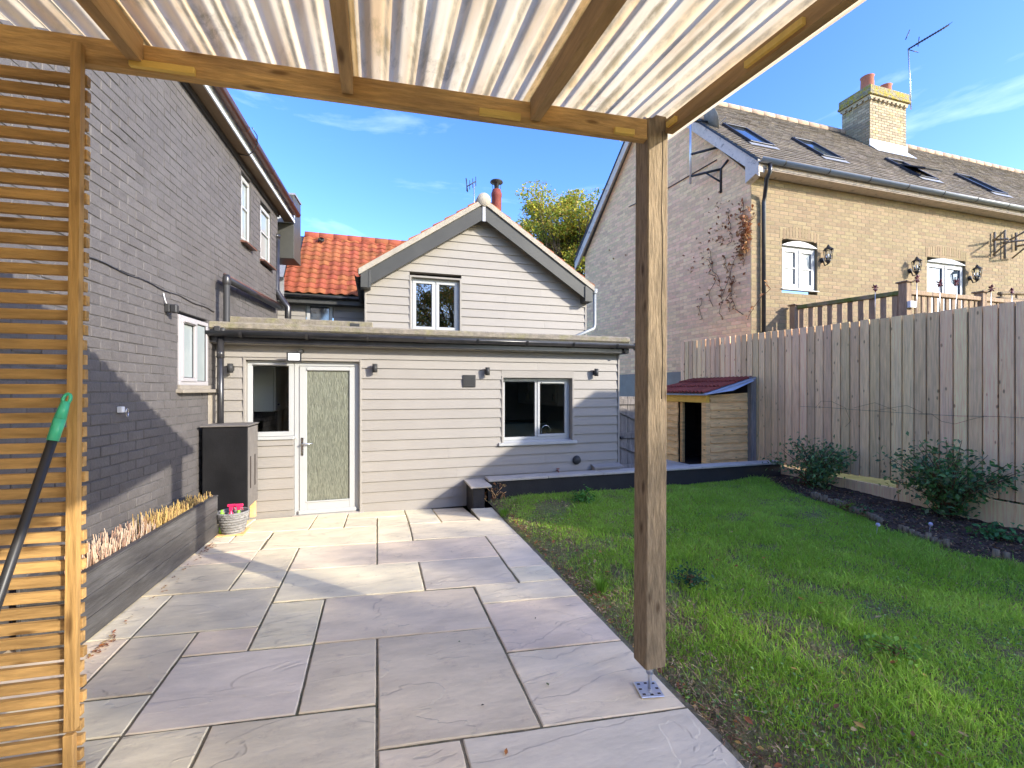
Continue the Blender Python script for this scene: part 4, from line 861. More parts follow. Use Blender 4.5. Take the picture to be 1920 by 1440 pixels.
# verge mortar strip, tiles edge, ridge
slope_piece(eL.x-.03, eL.z-.02, apex.x-.0, apex.z, -.045, .055, VY-.03, VY+.10, 'verge', MT['vergecap'], cot)
slope_piece(apex.x+.0, apex.z, eR.x+.03, eR.z-.02, -.045, .055, VY-.03, VY+.10, 'verge', MT['vergecap'], cot)
mb = MB(); mb.lathe((apex.x, VY-.04, apex.z+.03), [(.001, .0), (.115, .0), (.125, .03), (.125, 5.2)], 20, (0, 1, 0)); part('ridge_tile', mb, MT['vergecap'], cot)
slope_piece(eL.x, eL.z, apex.x, apex.z, -.03, .03, VY+.10, 12.0, 'roof_slope', MT['pantile'], cot); slope_piece(apex.x, apex.z, eR.x, eR.z, -.03, .03, VY+.10, 12.0, 'roof_slope', MT['pantile'], cot)
def verge_tiles(p0, p1, n):
    d = (p1-p0)/n
    for i in range(n):
        a = p0+d*i; b = a+d*1.08; mb = MB()
        mb.prism([(a.x, VY+.0, a.z+.056), (b.x, VY+.0, b.z+.056), (b.x, VY, b.z+.066), (a.x, VY, a.z+.095)], (0, .4, 0)); part('verge_tile', mb, MT['pantile'], cot)
verge_tiles(Vector((eL.x-.05, 0, eL.z-.03)), Vector((apex.x-.08, 0, apex.z-.05)), 10); verge_tiles(Vector((eR.x+.05, 0, eR.z-.03)), Vector((apex.x+.08, 0, apex.z-.05)), 10)
# gutters and downpipe of the cottage
SG = Fr((eL.x, GY, 0), (0, 1, 0), (0, 0, 1), (-1, 0, 0))
gutter(SG, -.1, 2.3, eL.z-.02, .05, .06, MT['blackpvc'], cot, brackets=3); mb = MB(); mb.box(SG, -.1, 2.3, eL.z-.16, eL.z-.02, -.02, .0); part('eaves_fascia', mb, MT['blackpvc'], cot)
a = onY(1115, 548, GY-.1); mb = MB(); mb.tube([(a.x, GY-.1, a.z), (a.x, GY-.1, 2.88), (a.x-.03, GY-.12, 2.80), (3.42, GY-.35, 2.52)], .033, 10); mb.lathe((a.x, GY-.1, a.z-.03), [(.05, 0), (.062, .09), (.055, .09)], 12); part('downpipe', mb, MT['greypvc'], cot)

# ---- pantiled wing behind
wing = thing('pantiled_wing', 'low clad wing with bright orange clay pantile roof behind the gable', 'house wing', (-.6, 10.6, 0))
WF = Fr((0, 10.62, 0)); we = onY(600, 552, 10.35)
wo = (-1.50, -.93, 2.6, 3.52)
siding(wing, WF, -2.6, gxl, [2.3+.1505*k for k in range(10)], [wo], MT['siding'])
window(wing, Fr((0, 10.64, 0)), wo[0]+.02, wo[1]-.02, wo[2], wo[3]-.02, 0, [(0, 1, False)], fw=.07, gl=GLB, sill=False)
mb = MB(); mb.box(WF, -2.05, gxl+.1, we.z-.20, we.z-.02, -.2, .26, .004); part('fascia', mb, MT['barge'], wing)
gutter(WF, -2.0, gxl+.05, we.z-.045, .31, .055, MT['blackpvc'], wing, brackets=2)
e0 = Vector((0, 10.32, we.z)); rz = onY(560, 440, 12.0).z; r0 = Vector((0, 12.0, rz)); sd = (r0-e0); slen = sd.length; sd.normalize(); nrm = Vector((1, 0, 0)).cross(sd).normalized()
mb = MB(); mb.add([(-2.1, e0.y, e0.z-.03), (2.6, e0.y, e0.z-.03), (2.6, r0.y, r0.z-.03), (-2.1, r0.y, r0.z-.03), (-2.1, 13.7, e0.z), (2.6, 13.7, e0.z)], [(0, 1, 2, 3), (3, 2, 5, 4), (0, 3, 4)]); part('roof_deck', mb, MT['barge'], wing)
TWd, TG = .213, slen/13
def pantile_mesh(w, L, th=.014, amp=.032):
    mb = MB(); seg = 9; vs = []
    prof_ = []
    for i in range(seg+1):
        t = i/seg; prof_.append((t*w*1.06, amp*(.5-.5*math.cos(2*math.pi*min(1, max(0, (t-.08)/.92))))**1.2 if t > .08 else 0))
    for (s_, lift) in ((0, .022), (1, 0)):
        for (x_, h_) in prof_: vs.append(Vector((x_, 0, 0))+sd*(s_*L*1.08)+nrm*(h_+lift))
    for (x_, h_) in prof_: vs.append(Vector((x_, 0, 0))+nrm*(h_+.022-th)-sd*.0)
    n = seg+1; fs = [(i, i+1, n+i+1, n+i) for i in range(seg)]+[(i+1, i, 2*n+i, 2*n+i+1) for i in range(seg)]
    mb.add(vs, fs, smooth=True); return mb.mesh('pantile', MT['pantile'])
pm_ = pantile_mesh(TWd, TG)
for r_ in range(13):
    for c_ in range(14):
        x = -1.93+c_*TWd
        if x > -.15 + r_*TG*.62: continue
        if c_ == 0 and r_ > 6: continue
        inst('pantile', pm_, Vector((x, e0.y, e0.z))+sd*(r_*TG)+Vector((0, 0, random.uniform(-.003, .003))), wing)
for i in range(9):
    mb = MB(); x = -1.70+i*.33; mb.lathe((x, 12.0, rz-.015), [(.001, 0), (.10, 0), (.112, .01), (.108, .33), (.001, .33)], 14, (1, 0, 0)); part('ridge_tile', mb, MT['pantile'], wing)
mb = MB(); p_ = e0+sd*(TG*11.3)+nrm*.05; mb.lathe((-1.30, p_.y, p_.z), [(.03, 0), (.055, .01), (.075, .06), (.06, .075)], 14, tuple(nrm)); part('roof_vent', mb, MT['lampgrey'], wing)
mb = MB(); mb.add([(-2.25, 10.30, we.z-.02), (-1.93, 10.30, we.z+.03), (-1.93, 11.4, we.z+1.32), (-2.25, 11.4, we.z+1.35)], [(0, 1, 2, 3)]); mb.box(WORLDF, -2.2, -1.86, 10.25, 10.3, we.z-.1, we.z+.3); part('lead_valley', mb, MT['lead'], wing)
# flue and aerials
a = onY(931, 388, 10.2); b = onY(931, 355, 10.2)
fl = thing('flue_pot', 'dark red clay flue pot with metal cowl behind the gable ridge', 'chimney pot', tuple(a-Vector((0, 0, .3))))
mb = MB(); mb.lathe(a-Vector((0, 0, .4)), [(.115, 0), (.115, .62), (.125, .64), (.125, .72), (.11, .74), (.10, .80), (.001, .80)], 18); part('pot', mb, MT['redflue'], fl)
mb = MB(); mb.lathe(b+Vector((0, 0, .02)), [(.05, -.08), (.06, .12), (.155, .14), (.14, .17), (.001, .19)], 16)
for k in range(4): mb.tube([b+Vector((.09*math.cos(k*1.57), .09*math.sin(k*1.57), 0)), b+Vector((.11*math.cos(k*1.57), .11*math.sin(k*1.57), .14))], .006, 5)
part('cowl', mb, MT['lampgrey'], fl)
mb = MB(); mb.box(WORLDF, a.x-.18, a.x+.12, a.y+.05, a.y+.4, a.z-.8, a.z+.12, .02); part('stack', mb, MT['redflue'], fl)
a = onY(889, 378, 9.6); b = onY(889, 346, 9.6); ae = thing('tv_aerial', 'small television aerial on a mast left of the flue pot', 'aerial', tuple(a))
mb = MB(); mb.tube([a-Vector((0, 0, .5)), b], .012, 6); part('mast', mb, MT['steel'], ae)
mb = MB(); c = onY(875, 350, 9.6); mb.tube([c, onY(892, 340, 9.6)], .012, 5)
for k in range(4): q = c+(onY(892, 340, 9.6)-c)*(k/3); mb.tube([q-Vector((0, 0, .10)), q+Vector((0, 0, .10 if k else .16))], .008, 5)
mb.tube([onY(874, 334, 9.6), onY(877, 360, 9.6)], .012, 5); part('antenna', mb, MT['lampgrey'], ae)

# ================================================================== BRICK HOUSE (right)
HY = 7.668; A_ = Vector((7.7, HY, 0)); ZE = 6.22
Bc = Vector((6.94, 14.1, 0)); HF = Fr(A_, (1, 0, 0), (0, 0, 1), (0, -1, 0))
house = thing('buff_brick_house', 'two storey buff brick house with long tiled roof on the right', 'house', tuple(A_))
gdir = (A_-Bc).normalized(); glen = (A_-Bc).length; HG = Fr(Bc, gdir, (0, 0, 1), gdir.cross(Vector((0, 0, 1))))
# apex above the gable
best = None
for k in range(200):
    t = k/200; p = Bc+(A_-Bc)*t; d = p.dot(F_CAM); px = 960+834*p.dot(R_CAM)/d
    if best is None or abs(px-1222) < best[0]: best = (abs(px-1222), t, d)
ta = best[1]*glen; ZA = 1.6+(730-178)*best[2]/834; AP = HG(ta, ZA, 0)
def glim(v):
    if v <= ZE: return (0, glen)
    return (ta*(v-ZE)/(ZA-ZE), glen-(glen-ta)*(v-ZE)/(ZA-ZE))
w1_ = (onY(1466, 455, HY).x-7.7, onY(1532, 547, HY).x-7.7, 3.82, 4.90)
w2_ = (onY(1738, 485, HY).x-7.7, onY(1810, 545, HY).x-7.7, 2.6, 4.93)
brickwall(house, HF, 0, 10.6, 2.2, ZE, .0855, .26, [w1_, w2_], MT['buff'], MT['buffmortar'], n_ind=300, vis=lambda it: it[2] > 3.0, jit=.001, proud=.003, gap=.012)
brickwall(house, HG, 0, glen-.003, .3, ZA-.1, .0855, .26, [], MT['pinkbrick'], MT['pinkmortar'], n_ind=300, lim=glim, jit=.002, proud=.004, vis=lambda it: it[2] > 1.5 and it[1] > 2.2, gap=.012)
mb = MB(); mb.box(HF, 10.6, 17, 0, ZE, -.22, 0); mb.box(HF, 0, 10.6, -.3, 2.2, -.22, 0); mb.box(HF, 16.8, 17, 0, ZE, -6, -.22); part('lower_wall', mb, MT['buff'], house)
mb = MB(); mb.box(HG, 0, glen-.02, -.3, 2.05, .001, .03); part('render_plinth', mb, MT['render_grey'], house)
# soldier arches over openings, made of single bricks
for q in (w1_, w2_):
    mid_ = (q[0]+q[1])/2; Wd = q[1]-q[0]+.1; n = int(Wd/.085)
    for i in range(n):
        t = (i+.5)/n*2-1; mb = MB(); x = mid_+t*Wd/2; zt = q[3]+.10*(1-t*t)-.06; mb.box(HF, x-.036+t*.02, x+.036+t*.02, zt+.04, zt+.28, -.02, .0065, .003); part('arch_brick', mb, MT['buff'], house)
def arched_window(q, door_=False):
    x0, x1, z0, z1 = q; w_ = window(house, HF, x0+.01, x1-.01, z0+.02, z1-.11, -.05, [(0, .5, True), (.5, 1, True)], gl=GLW if not door_ else GLB, fw=.05, sw=.07, bars=(.5,) if not door_ else (), sill=not door_, sillout=.09)
    mb = MB(); m_ = (x0+x1)/2; hw = (x1-x0)/2-.01; pts = [HF(m_-hw, z1-.11, -.05)]+[HF(m_+t*hw, z1-.10+.11*(1-t*t), -.05) for t in np.linspace(-1, 1, 9)]+[HF(m_+hw, z1-.11, -.05)]
    mb.prism(pts, HF.w*.06); part('arched_head', mb, MT['upvc'], w_)
arched_window(w1_); arched_window(w2_, True)
# eaves
ov = .32; FAS = HY-ov; EF = Fr((7.7, FAS, 0))
mb = MB(); mb.box(HF, -.12, 17.2, ZE-.02, ZE+.0, .006, ov); part('soffit', mb, MT['oldwhite'], house)
mb = MB(); mb.box(EF, -.12, 17.2, ZE-.03, ZE+.14, -.02, 0); part('fascia', mb, MT['oldwhite'], house)
gutter(EF, -.16, 17, ZE+.14, .075, .075, MT['greypvc'], house, brackets=14, bm=MT['lampgrey'])
a = onY(1444, 330, FAS-.07)
mb = MB(); dpx = onY(1432, 500, HY-.07).x; mb.tube([(a.x, FAS-.07, ZE+.08), (a.x, FAS-.07, ZE-.10), (a.x-.02, FAS, ZE-.22), (dpx, HY-.10, ZE-.45), (dpx, HY-.07, ZE-.6), (dpx, HY-.07, 1.0)], .042, 10); part('downpipe', mb, MT['blackpvc'], house)
# roof planes with tiles
RE = Vector((7.7, FAS-.02, ZE+.15)); rtop = Vector((7.7, AP.y, ZA+.13)); rd = (rtop-RE); rl = rd.length; rd.normalize(); rn = Vector((1, 0, 0)).cross(rd).normalized()
gv = HG.u*-1  # back along gable
def gx(y): return Bc.x+(A_.x-Bc.x)*(y-Bc.y)/(A_.y-Bc.y)
yb = Bc.y+.4; zb_ = ZE+.15
mb = MB(); vg = .16
mb.add([(gx(RE.y)-vg, RE.y, RE.z-.03), (24.8, RE.y, RE.z-.03), (24.8, rtop.y, rtop.z-.03), (gx(rtop.y)-vg, rtop.y, rtop.z-.03), (24.8, yb, zb_), (gx(yb)-vg, yb, zb_)], [(0, 1, 2, 3), (3, 2, 4, 5)]); part('roof_deck', mb, MT['slate'], house)
mb = MB(); RF = Fr(RE, (1, 0, 0), rd, rn); tgg = .155; tw = .30; rows = int(rl/tgg)+1; items = []
for r_ in range(rows):
    y = RE.y+rd.y*r_*tgg; xs0 = gx(y)-vg-7.7; k = 0; p = xs0 - (.15 if r_ % 2 else 0)
    while p < 17:
        a0_ = max(p, xs0); a1_ = p+tw-.006
        if a1_-a0_ > .04: items.append((a0_, a1_, r_*tgg, min((r_+1)*tgg+.03, rl)))
        p += tw
def tile8(F, it, c0=.028, c1=.004): return [F(it[0], it[2], -.002), F(it[1], it[2], -.002), F(it[1], it[3], -.002), F(it[0], it[3], -.002), F(it[0], it[2], c0), F(it[1], it[2], c0), F(it[1], it[3], c1), F(it[0], it[3], c1)]
iv = [it for it in items if inview(RF(it[0], it[2], 0))]; iv.sort(key=lambda it: (RF(it[0], it[2], 0)-Vector((0, 0, 1.6))).length); ind = iv[:300]; S_ = set(ind); cache = {}
for it in ind:
    key = (round(it[1]-it[0], 2), round(it[3]-it[2], 3))
    if key not in cache: m_ = MB(); m_.hexa(tile8(Fr((0, 0, 0), (1, 0, 0), rd, rn), (0, key[0], 0, key[1]))); cache[key] = m_.mesh('roof_tile', MT['slate'])
    inst('roof_tile', cache[key], RF(it[0], it[2], random.uniform(-.002, .004)), house)
for it in items:
    if it in S_: continue
    c0 = .028+random.uniform(-.004, .006); mb.add(tile8(RF, it, c0), [(4, 5, 6, 7), (0, 1, 5, 4), (1, 2, 6, 5), (3, 0, 4, 7)], tint=random.random()*.98+.01)
part('roof_tiles', mb, MT['slate'], house, kind='stuff')
x = gx(AP.y)-vg
i = 0
while x < 24:
    mb = MB(); mb.lathe((x, rtop.y, rtop.z-.02), [(.001, 0), (.115, 0), (.125, .012), (.12, .44), (.001, .44)], 12, (1, 0, 0)); part('ridge_tile', mb, MT['ridge'], house); x += .445
# gable verge boards
for (p0, p1, nm) in ((HG(glen+ov, ZE+.10, 0), HG(ta, ZA+.10, 0), 1), (HG(-.4, ZE-.10, 0), HG(ta, ZA+.10, 0), 0)):
    w_ = HG.w; mb = MB(); dn = Vector((0, 0, -.30)); mb.prism([p0+w_*.15, p1+w_*.15, p1+w_*.15+dn, p0+w_*.15+dn], w_*.025); part('bargeboard', mb, MT['oldwhite'], house)
    mb = MB(); mb.prism([p0+w_*.148-Vector((0, 0, .08)), p1+w_*.148-Vector((0, 0, .08)), p1+w_*.148-Vector((0, 0, .10)), p0+w_*.148-Vector((0, 0, .10))], w_*-.146); part('verge_soffit', mb, MT['oldwhite'], house)
    mb = MB(); mb.prism([p0+w_*.13+Vector((0, 0, .001)), p1+w_*.13+Vector((0, 0, .001)), p1+w_*.13+Vector((0, 0, .05)), p0+w_*.13+Vector((0, 0, .05))], w_*.07); part('verge_trim', mb, MT['lampblack'], house)
mb = MB(); p = HG(glen+ov, ZE, .0); mb.prism([HG(glen+.005, ZE-.22, .18), HG(glen+ov, ZE-.10, .18), HG(glen+ov, ZE+.12, .18), HG(glen+.005, ZE+.4, .18)], HG.w*-.18); part('eaves_box', mb, MT['oldwhite'], house)
# roof windows
for k, (xa, ya, xb, yb_, opened) in enumerate(((1358, 238, 1442, 275, 0), (1482, 262, 1578, 303, 0), (1658, 300, 1752, 340, 1), (1790, 330, 1880, 366, 0))):
    def onroof(px, py):
        d = ray(px, py); o = Vector((0, 0, 1.6)); t = (RE-o).dot(rn)/d.dot(rn); p = o+d*t-RE; return p.x, p.dot(rd)
    c = onroof((xa+xb)/2, (ya+yb_)/2); a0_, a1_ = c[0]-.36, c[0]+.36; b0_, b1_ = c[1]-.62, c[1]+.62
    fr = MB(); t_ = .06; fr.box(RF, a0_, a0_+t_, b0_, b1_, 0, .075, .004); fr.box(RF, a1_-t_, a1_, b0_, b1_, 0, .075, .004); fr.box(RF, a0_+t_, a1_-t_, b1_-t_, b1_, 0, .085, .004); fr.box(RF, a0_+t_, a1_-t_, b0_, b0_+t_, 0, .07, .004)
    sk = part('roof_window', fr, MT['lampblack'], house)
    if opened:
        hinge = RF(0, b1_-.1, .08)-RF(0, 0, 0); ud = (rd*math.cos(R(-14))+rn*math.sin(R(-14))); G2 = Fr(RF(0, (b0_+b1_)/2, .09), (1, 0, 0), ud, Vector((1, 0, 0)).cross(ud)); mb = MB(); mb.box(G2, a0_+.03, a1_-.03, -.58, .58, 0, .03, .004)
        part('open_sash', mb, MT['lampblack'], sk); mb = MB(); mb.box(G2, a0_+.09, a1_-.09, -.52, .52, .031, .036); part('pane', mb, GLB, sk)
    else:
        mb = MB(); mb.box(RF, a0_+t_, a1_-t_, b0_+t_, b1_-t_, .032, .04); part('pane', mb, GLB, sk)
    mb = MB(); mb.add([RF(a0_-.05, b0_-.16, .036), RF(a1_+.05, b0_-.16, .036), RF(a1_+.05, b0_, .04), RF(a0_-.05, b0_, .04)], [(0, 1, 2, 3)]); part('flashing', mb, MT['lead'], sk)
# chimney
CX0, CX1, CY0, CY1 = 14.5, 16.1, 9.9, 10.75; CT = 1.6+(730-158)*13.65/834
ch_ = thing('brick_chimney', 'square buff brick chimney stack with yellow lichen and two clay pots', 'chimney', (CX0, CY0, 9))
for (F_, L_) in ((Fr((CX0, CY0, 0)), CX1-CX0), (Fr((CX0, CY1, 0), (0, -1, 0), (0, 0, 1), (-1, 0, 0)), CY1-CY0), (Fr((CX1, CY0, 0), (0, 1, 0), (0, 0, 1), (1, 0, 0)), CY1-CY0)):
    vv = (lambda it: True); brickwall(ch_, F_, 0, L_-.002, 8.4, CT-.38, .0855, .245, [], MT['chimbrick'], MT['buffmortar'], n_ind=(130 if F_.w.y < -.5 else 60 if F_.w.x < 0 else 0), thick=.1, proud=.006)
mb = MB(); mb.box(WORLDF, CX0+.1, CX1-.1, CY0+.1, CY1-.1, 8.4, CT-.05); mb.box(WORLDF, CX0-.04, CX1+.04, CY0-.04, CY1+.04, CT-.38, CT-.30, .005); part('corbel', mb, MT['chimbrick'], ch_)
for k in range(9):
    mb = MB(); xx = CX0-.04+k*(CX1-CX0+.08)/9; mb.box(WORLDF, xx, xx+.10, CY0-.07, CY0, CT-.46, CT-.381, .004); part('dentil_brick', mb, MT['chimbrick'], ch_)
for k in range(5):
    mb = MB(); yy = CY0+.02+k*(CY1-CY0)/5; mb.box(WORLDF, CX0-.07, CX0, yy, yy+.10, CT-.46, CT-.381, .004); part('dentil_brick', mb, MT['chimbrick'], ch_)
mb = MB(); mb.box(WORLDF, CX0-.09, CX1+.09, CY0-.09, CY1+.09, CT-.30, CT-.22, .01); mb.box(WORLDF, CX0-.07, CX1+.07, CY0-.07, CY1+.07, CT-.22, CT, .02); part('cap', mb, MT['lichen'], ch_)
mb = MB(); mb.box(WORLDF, CX0-.03, CX1+.03, CY0-.03, CY0-.012, 8.4, RE.z+(CY0-RE.y)*rd.z/rd.y+.24); mb.add([(CX0-.05, CY0-.28, RE.z+(CY0-.28-RE.y)*rd.z/rd.y+.04), (CX1+.05, CY0-.28, RE.z+(CY0-.28-RE.y)*rd.z/rd.y+.04), (CX1+.05, CY0-.02, RE.z+(CY0-RE.y)*rd.z/rd.y+.06), (CX0-.05, CY0-.02, RE.z+(CY0-RE.y)*rd.z/rd.y+.06)], [(0, 1, 2, 3)]); part('lead_apron', mb, MT['whitefas'], ch_)
for (px, h_) in ((1626, .62), (1659, .48)):
    c = onY(px, 140, 10.3); mb = MB(); mb.lathe((c.x, 10.3, CT-.02), [(.19, 0), (.17, h_-.02), (.19, h_), (.15, h_), (.14, h_-.15), (.001, h_-.15)], 20); part('chimney_pot', mb, MT['pot'], ch_)
# aerial on the chimney
ax_ = onY(1703, 92, 10.0); at = thing('tv_aerial', 'tall television aerial fixed to the brick chimney', 'aerial', (ax_.x, 10.0, CT-1))
mb = MB(); bb = onY(1706, 205, 10.0); mb.tube([(bb.x+.05, 10, bb.z), (bb.x, 10, (bb.z+ax_.z)/2), ax_], .018, 6); part('mast', mb, MT['steel'], at)
mb = MB(); e1 = onY(1779, 47, 9.2); mb.tube([ax_, e1], .022, 6)
dv = (e1-ax_); side = Vector((.3, 1, 0)).normalized()
for k in range(14): q = ax_+dv*(.12+.86*k/13); mb.tube([q-side*.14, q+side*.14], .008, 4)
mb.tube([ax_-dv*.02, onY(1722, 98, 9.9)], .012, 5); mb.tube([onY(1698, 74, 9.9), onY(1706, 56, 9.9)], .014, 5); mb.tube([ax_+dv*.25-Vector((0, 0, .1)), ax_+dv*.28+Vector((0, 0, .18))], .012, 5); part('antenna', mb, MT['lampblack'], at)
mb = MB(); mb.tube([(CX1, CY0+.05, bb.z+.12), (bb.x+.03, 10, bb.z+.16)], .012, 5); mb.tube([(CX1, CY0+.05, bb.z+.38), (bb.x+.03, 10, bb.z+.42)], .012, 5); part('bracket', mb, MT['lampblack'], at)
# satellite dish on its pole
def ong(px, py):
    d = ray(px, py); o = Vector((0, 0, 1.6)); t = (Bc-o).dot(HG.w)/d.dot(HG.w); p = o+d*t; return p
pb = ong(1317, 338)+HG.w*.38; pt = Vector((pb.x, pb.y, ong(1317, 222).z))
sdh = thing('satellite_dish', 'weathered grey satellite dish on a pole bracketed to the gable', 'satellite dish', tuple(pb))
mb = MB(); mb.tube([pb-Vector((0, 0, .15)), pt+Vector((0, 0, .1))], .026, 8); part('pole', mb, MT['steel'], sdh)
dc = pt+Vector((.42, -.10, -.16)); axd = Vector((.75, -.30, .35)).normalized()
mb = MB(); mb.lathe(dc, [(.001, 0), (.10, .008), (.20, .03), (.28, .062), (.33, .09), (.335, .085), (.28, .052), (.20, .02), (.10, -.004), (.001, -.012)], 24, tuple(axd)); part('dish', mb, MT['dishgrey'], sdh)
mb = MB(); mb.tube([dc-axd*.02, dc+Vector((-.40, .10, .02))], .03, 6); mb.tube([dc-Vector((0, 0, .3)), dc+axd*.45-Vector((0, 0, .1))], .014, 6); part('arm', mb, MT['lampblack'], sdh)
for zz in (pb.z+.02, ong(1317, 296).z):
    q = Vector((pb.x, pb.y, zz)); wq = q-HG.w*.37+gdir*.55
    mb = MB(); mb.tube([q, wq], .028, 6); part('bracket', mb, MT['lampblack'], sdh)
q = Vector((pb.x, pb.y, pb.z+.02)); wq = q-HG.w*.37+gdir*.55; mb = MB(); mb.tube([wq+Vector((0, 0, .12))+gdir*.2, wq, wq-Vector((0, 0, .55))], .03, 6); mb.tube([q+(wq-q)*.5, wq-Vector((0, 0, .3))], .02, 6); part('wall_bracket', mb, MT['lampblack'], sdh)
# cable on the gable
mb = MB(); ca = ong(1345, 300); cb_ = ong(1180, 388); mb.tube([ca+HG.w*.02, (ca+cb_)/2+HG.w*.02-Vector((0, 0, .06)), cb_+HG.w*.02], .012, 5); part('cable', mb, MT['lampblack'], house)
# wall lanterns
def lantern(px, py, lab):
    p = onY(px, py, HY-.16); t = thing('wall_lantern', lab, 'lantern', tuple(p), 'black lanterns on the buff brick wall')
    mb = MB(); mb.tube([(p.x, HY-.005, p.z-.08), (p.x, HY-.03, p.z-.08)], .06, 10); mb.tube([(p.x, HY-.02, p.z-.05), (p.x, HY-.08, p.z-.22), (p.x, HY-.16, p.z-.20)], .014, 6); part('wall_mount', mb, MT['lampblack'], t)
    mb = MB(); mb.lathe(p, [(.001, .24), (.02, .22), (.04, .18), (.10, .13), (.105, .12)], 6); mb.lathe(p, [(.02, -.20), (.05, -.15), (.07, -.12), (.001, -.11)], 6)
    for k in range(6):
        a_ = k*math.pi/3; mb.tube([p+Vector((.065*math.cos(a_), .065*math.sin(a_), -.12)), p+Vector((.095*math.cos(a_), .095*math.sin(a_), .12))], .008, 4)
    part('cage', mb, MT['lampblack'], t)
    mb = MB(); mb.lathe(p, [(.001, -.10), (.055, -.10), (.08, .11), (.001, .11)], 6); part('glass', mb, GL, t)
    mb = MB(); mb.tube([p-Vector((0, 0, .09)), p+Vector((0, 0, .02))], .018, 6); part('candle_tube', mb, MT['white'], t)
lantern(1553, 478, 'black six sided lantern beside the small arched window'); lantern(1719, 499, 'black six sided lantern left of the arched glass doors'); lantern(1832, 513, 'black six sided lantern right of the arched glass doors')
# timber support on the facade at the right edge
tr_ = thing('timber_bracket', 'weathered timber wall bracket frame under the eaves at far right', 'bracket', tuple(onY(1890, 460, HY)))
for (x0, y0, x1, y1) in ((1865, 435, 1865, 480), (1884, 432, 1884, 485), (1905, 436, 1905, 470), (1862, 452, 1885, 432), (1862, 478, 1892, 452), (1898, 484, 1925, 462), (1880, 455, 1925, 450), (1862, 450, 1890, 448), (1905, 462, 1925, 458), (1890, 452, 1925, 432)):
    vert_ = x0 == x1; Ya = HY-.06; Yb = HY-.06 if vert_ else HY-.5; mb = MB(); a = onY(x0, y0, Ya); b = onY(x1, y1, Yb); mb.tube([a, b], .028 if not vert_ else .03, 4); part('brace', mb, MT['greywood'], tr_)

# ================================================================== NEIGHBOUR DECK RAILING
dk = thing('deck_railing', 'weathered timber deck railing with mossy rail above the fence', 'railing', (9.27, 5.72, 2.6))
c0 = Vector((8.72, 7.5, 0)); c1 = Vector((9.27, 5.72, 0)); c2 = Vector((13.6, 5.72, 0)); zt_ = 3.36
for (p, lab, zz) in ((c0, 'post', 3.42), (c1, 'post', 3.55), (Vector((11.4, 5.72, 0)), 'post', 3.50), (c2, 'post', 3.5)):
    mb = MB(); mb.box(WORLDF, p.x-.07, p.x+.07, p.y-.07, p.y+.07, 2.1, zz, .008); po = part('post', mb, MT['deckwood'], dk)
    mb = MB(); mb.box(WORLDF, p.x-.10, p.x+.10, p.y-.10, p.y+.10, zz+.001, zz+.03, .008); part('post_cap', mb, MT['deckwood'], po)
for (a, b, m_) in ((c0, c1, MT['mossrail']), (c1, c2, MT['deckwood'])):
    d = (b-a); L = d.length; F_ = Fr(a, d, (0, 0, 1), Vector(d).cross(Vector((0, 0, 1)))); mb = MB(); mb.box(F_, .07, L-.07, zt_-.02, zt_+.06, -.05, .05, .008); part('top_rail', mb, m_, dk)
    mb = MB(); mb.box(F_, .07, L-.07, 2.6, 2.68, -.03, .03, .005); part('bottom_rail', mb, m_, dk)
    n = int((L-.2)/.165)
    for k in range(n):
        mb = MB(); x = .14+(L-.28)*k/(n-1); mb.box(F_, x-.044, x+.044, 2.681, zt_-.021, -.012, .012, .003); part('spindle', mb, MT['deckwood'], dk)
mb = MB(); mb.box(WORLDF, 8.75, 13.6, 5.75, 7.6, 2.35, 2.42); part('deck_floor', mb, MT['greywood'], dk)
mb = MB(); mb.box(WORLDF, c1.x-.06, c1.x+.09, c1.y-.13, c1.y-.075, 3.08, 3.2, .004); part('white_tag', mb, MT['white'], dk)
for (px, py, lab) in ((1641, 540, 'dark metal flower stake above the mossy deck rail'), (1719, 523, 'dark metal flower stake just right of the tall deck post'), (1762, 531, 'dark metal flower stake in front of the left glass door'),
                      (1793, 530, 'dark metal flower stake in front of the right glass door'), (1858, 541, 'dark metal flower stake right of the last lantern'), (1897, 546, 'dark metal flower stake in front of the woven panel')):
    Yf = 5.60 if px > 1700 else 6.0; p = onY(px, py, Yf); t = thing('flower_stake', lab, 'garden ornament', (p.x, p.y, 3.2), 'metal flowers along the deck railing')
    mb = MB(); mb.tube([(p.x, Yf, 2.8), tuple(p)], .006, 5); part('stem', mb, MT['steel'], t)
    mb = MB()
    for k in range(7):
        a_ = k*6.283/7+px; d = Vector((math.cos(a_), random.uniform(-.5, .2), math.sin(a_)))*.075; mb.tube([p, p+d*.55, p+d], [.006, .028, .008], 5, flat=.3)
    part('petals', mb, MT['mauve'], t)
# woven panel
t = thing('wattle_panel', 'woven willow fence panel behind the deck at the far right', 'panel', (14.8, 6.6, 2.4))
a = onY(1872, 530, 6.4); x0 = a.x
for k in range(9):
    mb = MB(); z = 3.75-k*.10; mb.tube([(x0+i*.16, 6.4+(.02 if (i+k) % 2 else -.02), z+.06*math.sin(i*.3)*(k == 0)) for i in range(16)], .045, 6); part('woven_rod', mb, MT['timberZ'], t)
for k in range(5): mb = MB(); mb.tube([(x0+.1+k*.55, 6.4, 2.3), (x0+.1+k*.55, 6.4, 3.8)], .025, 6); part('stake', mb, MT['timberZ'], t)

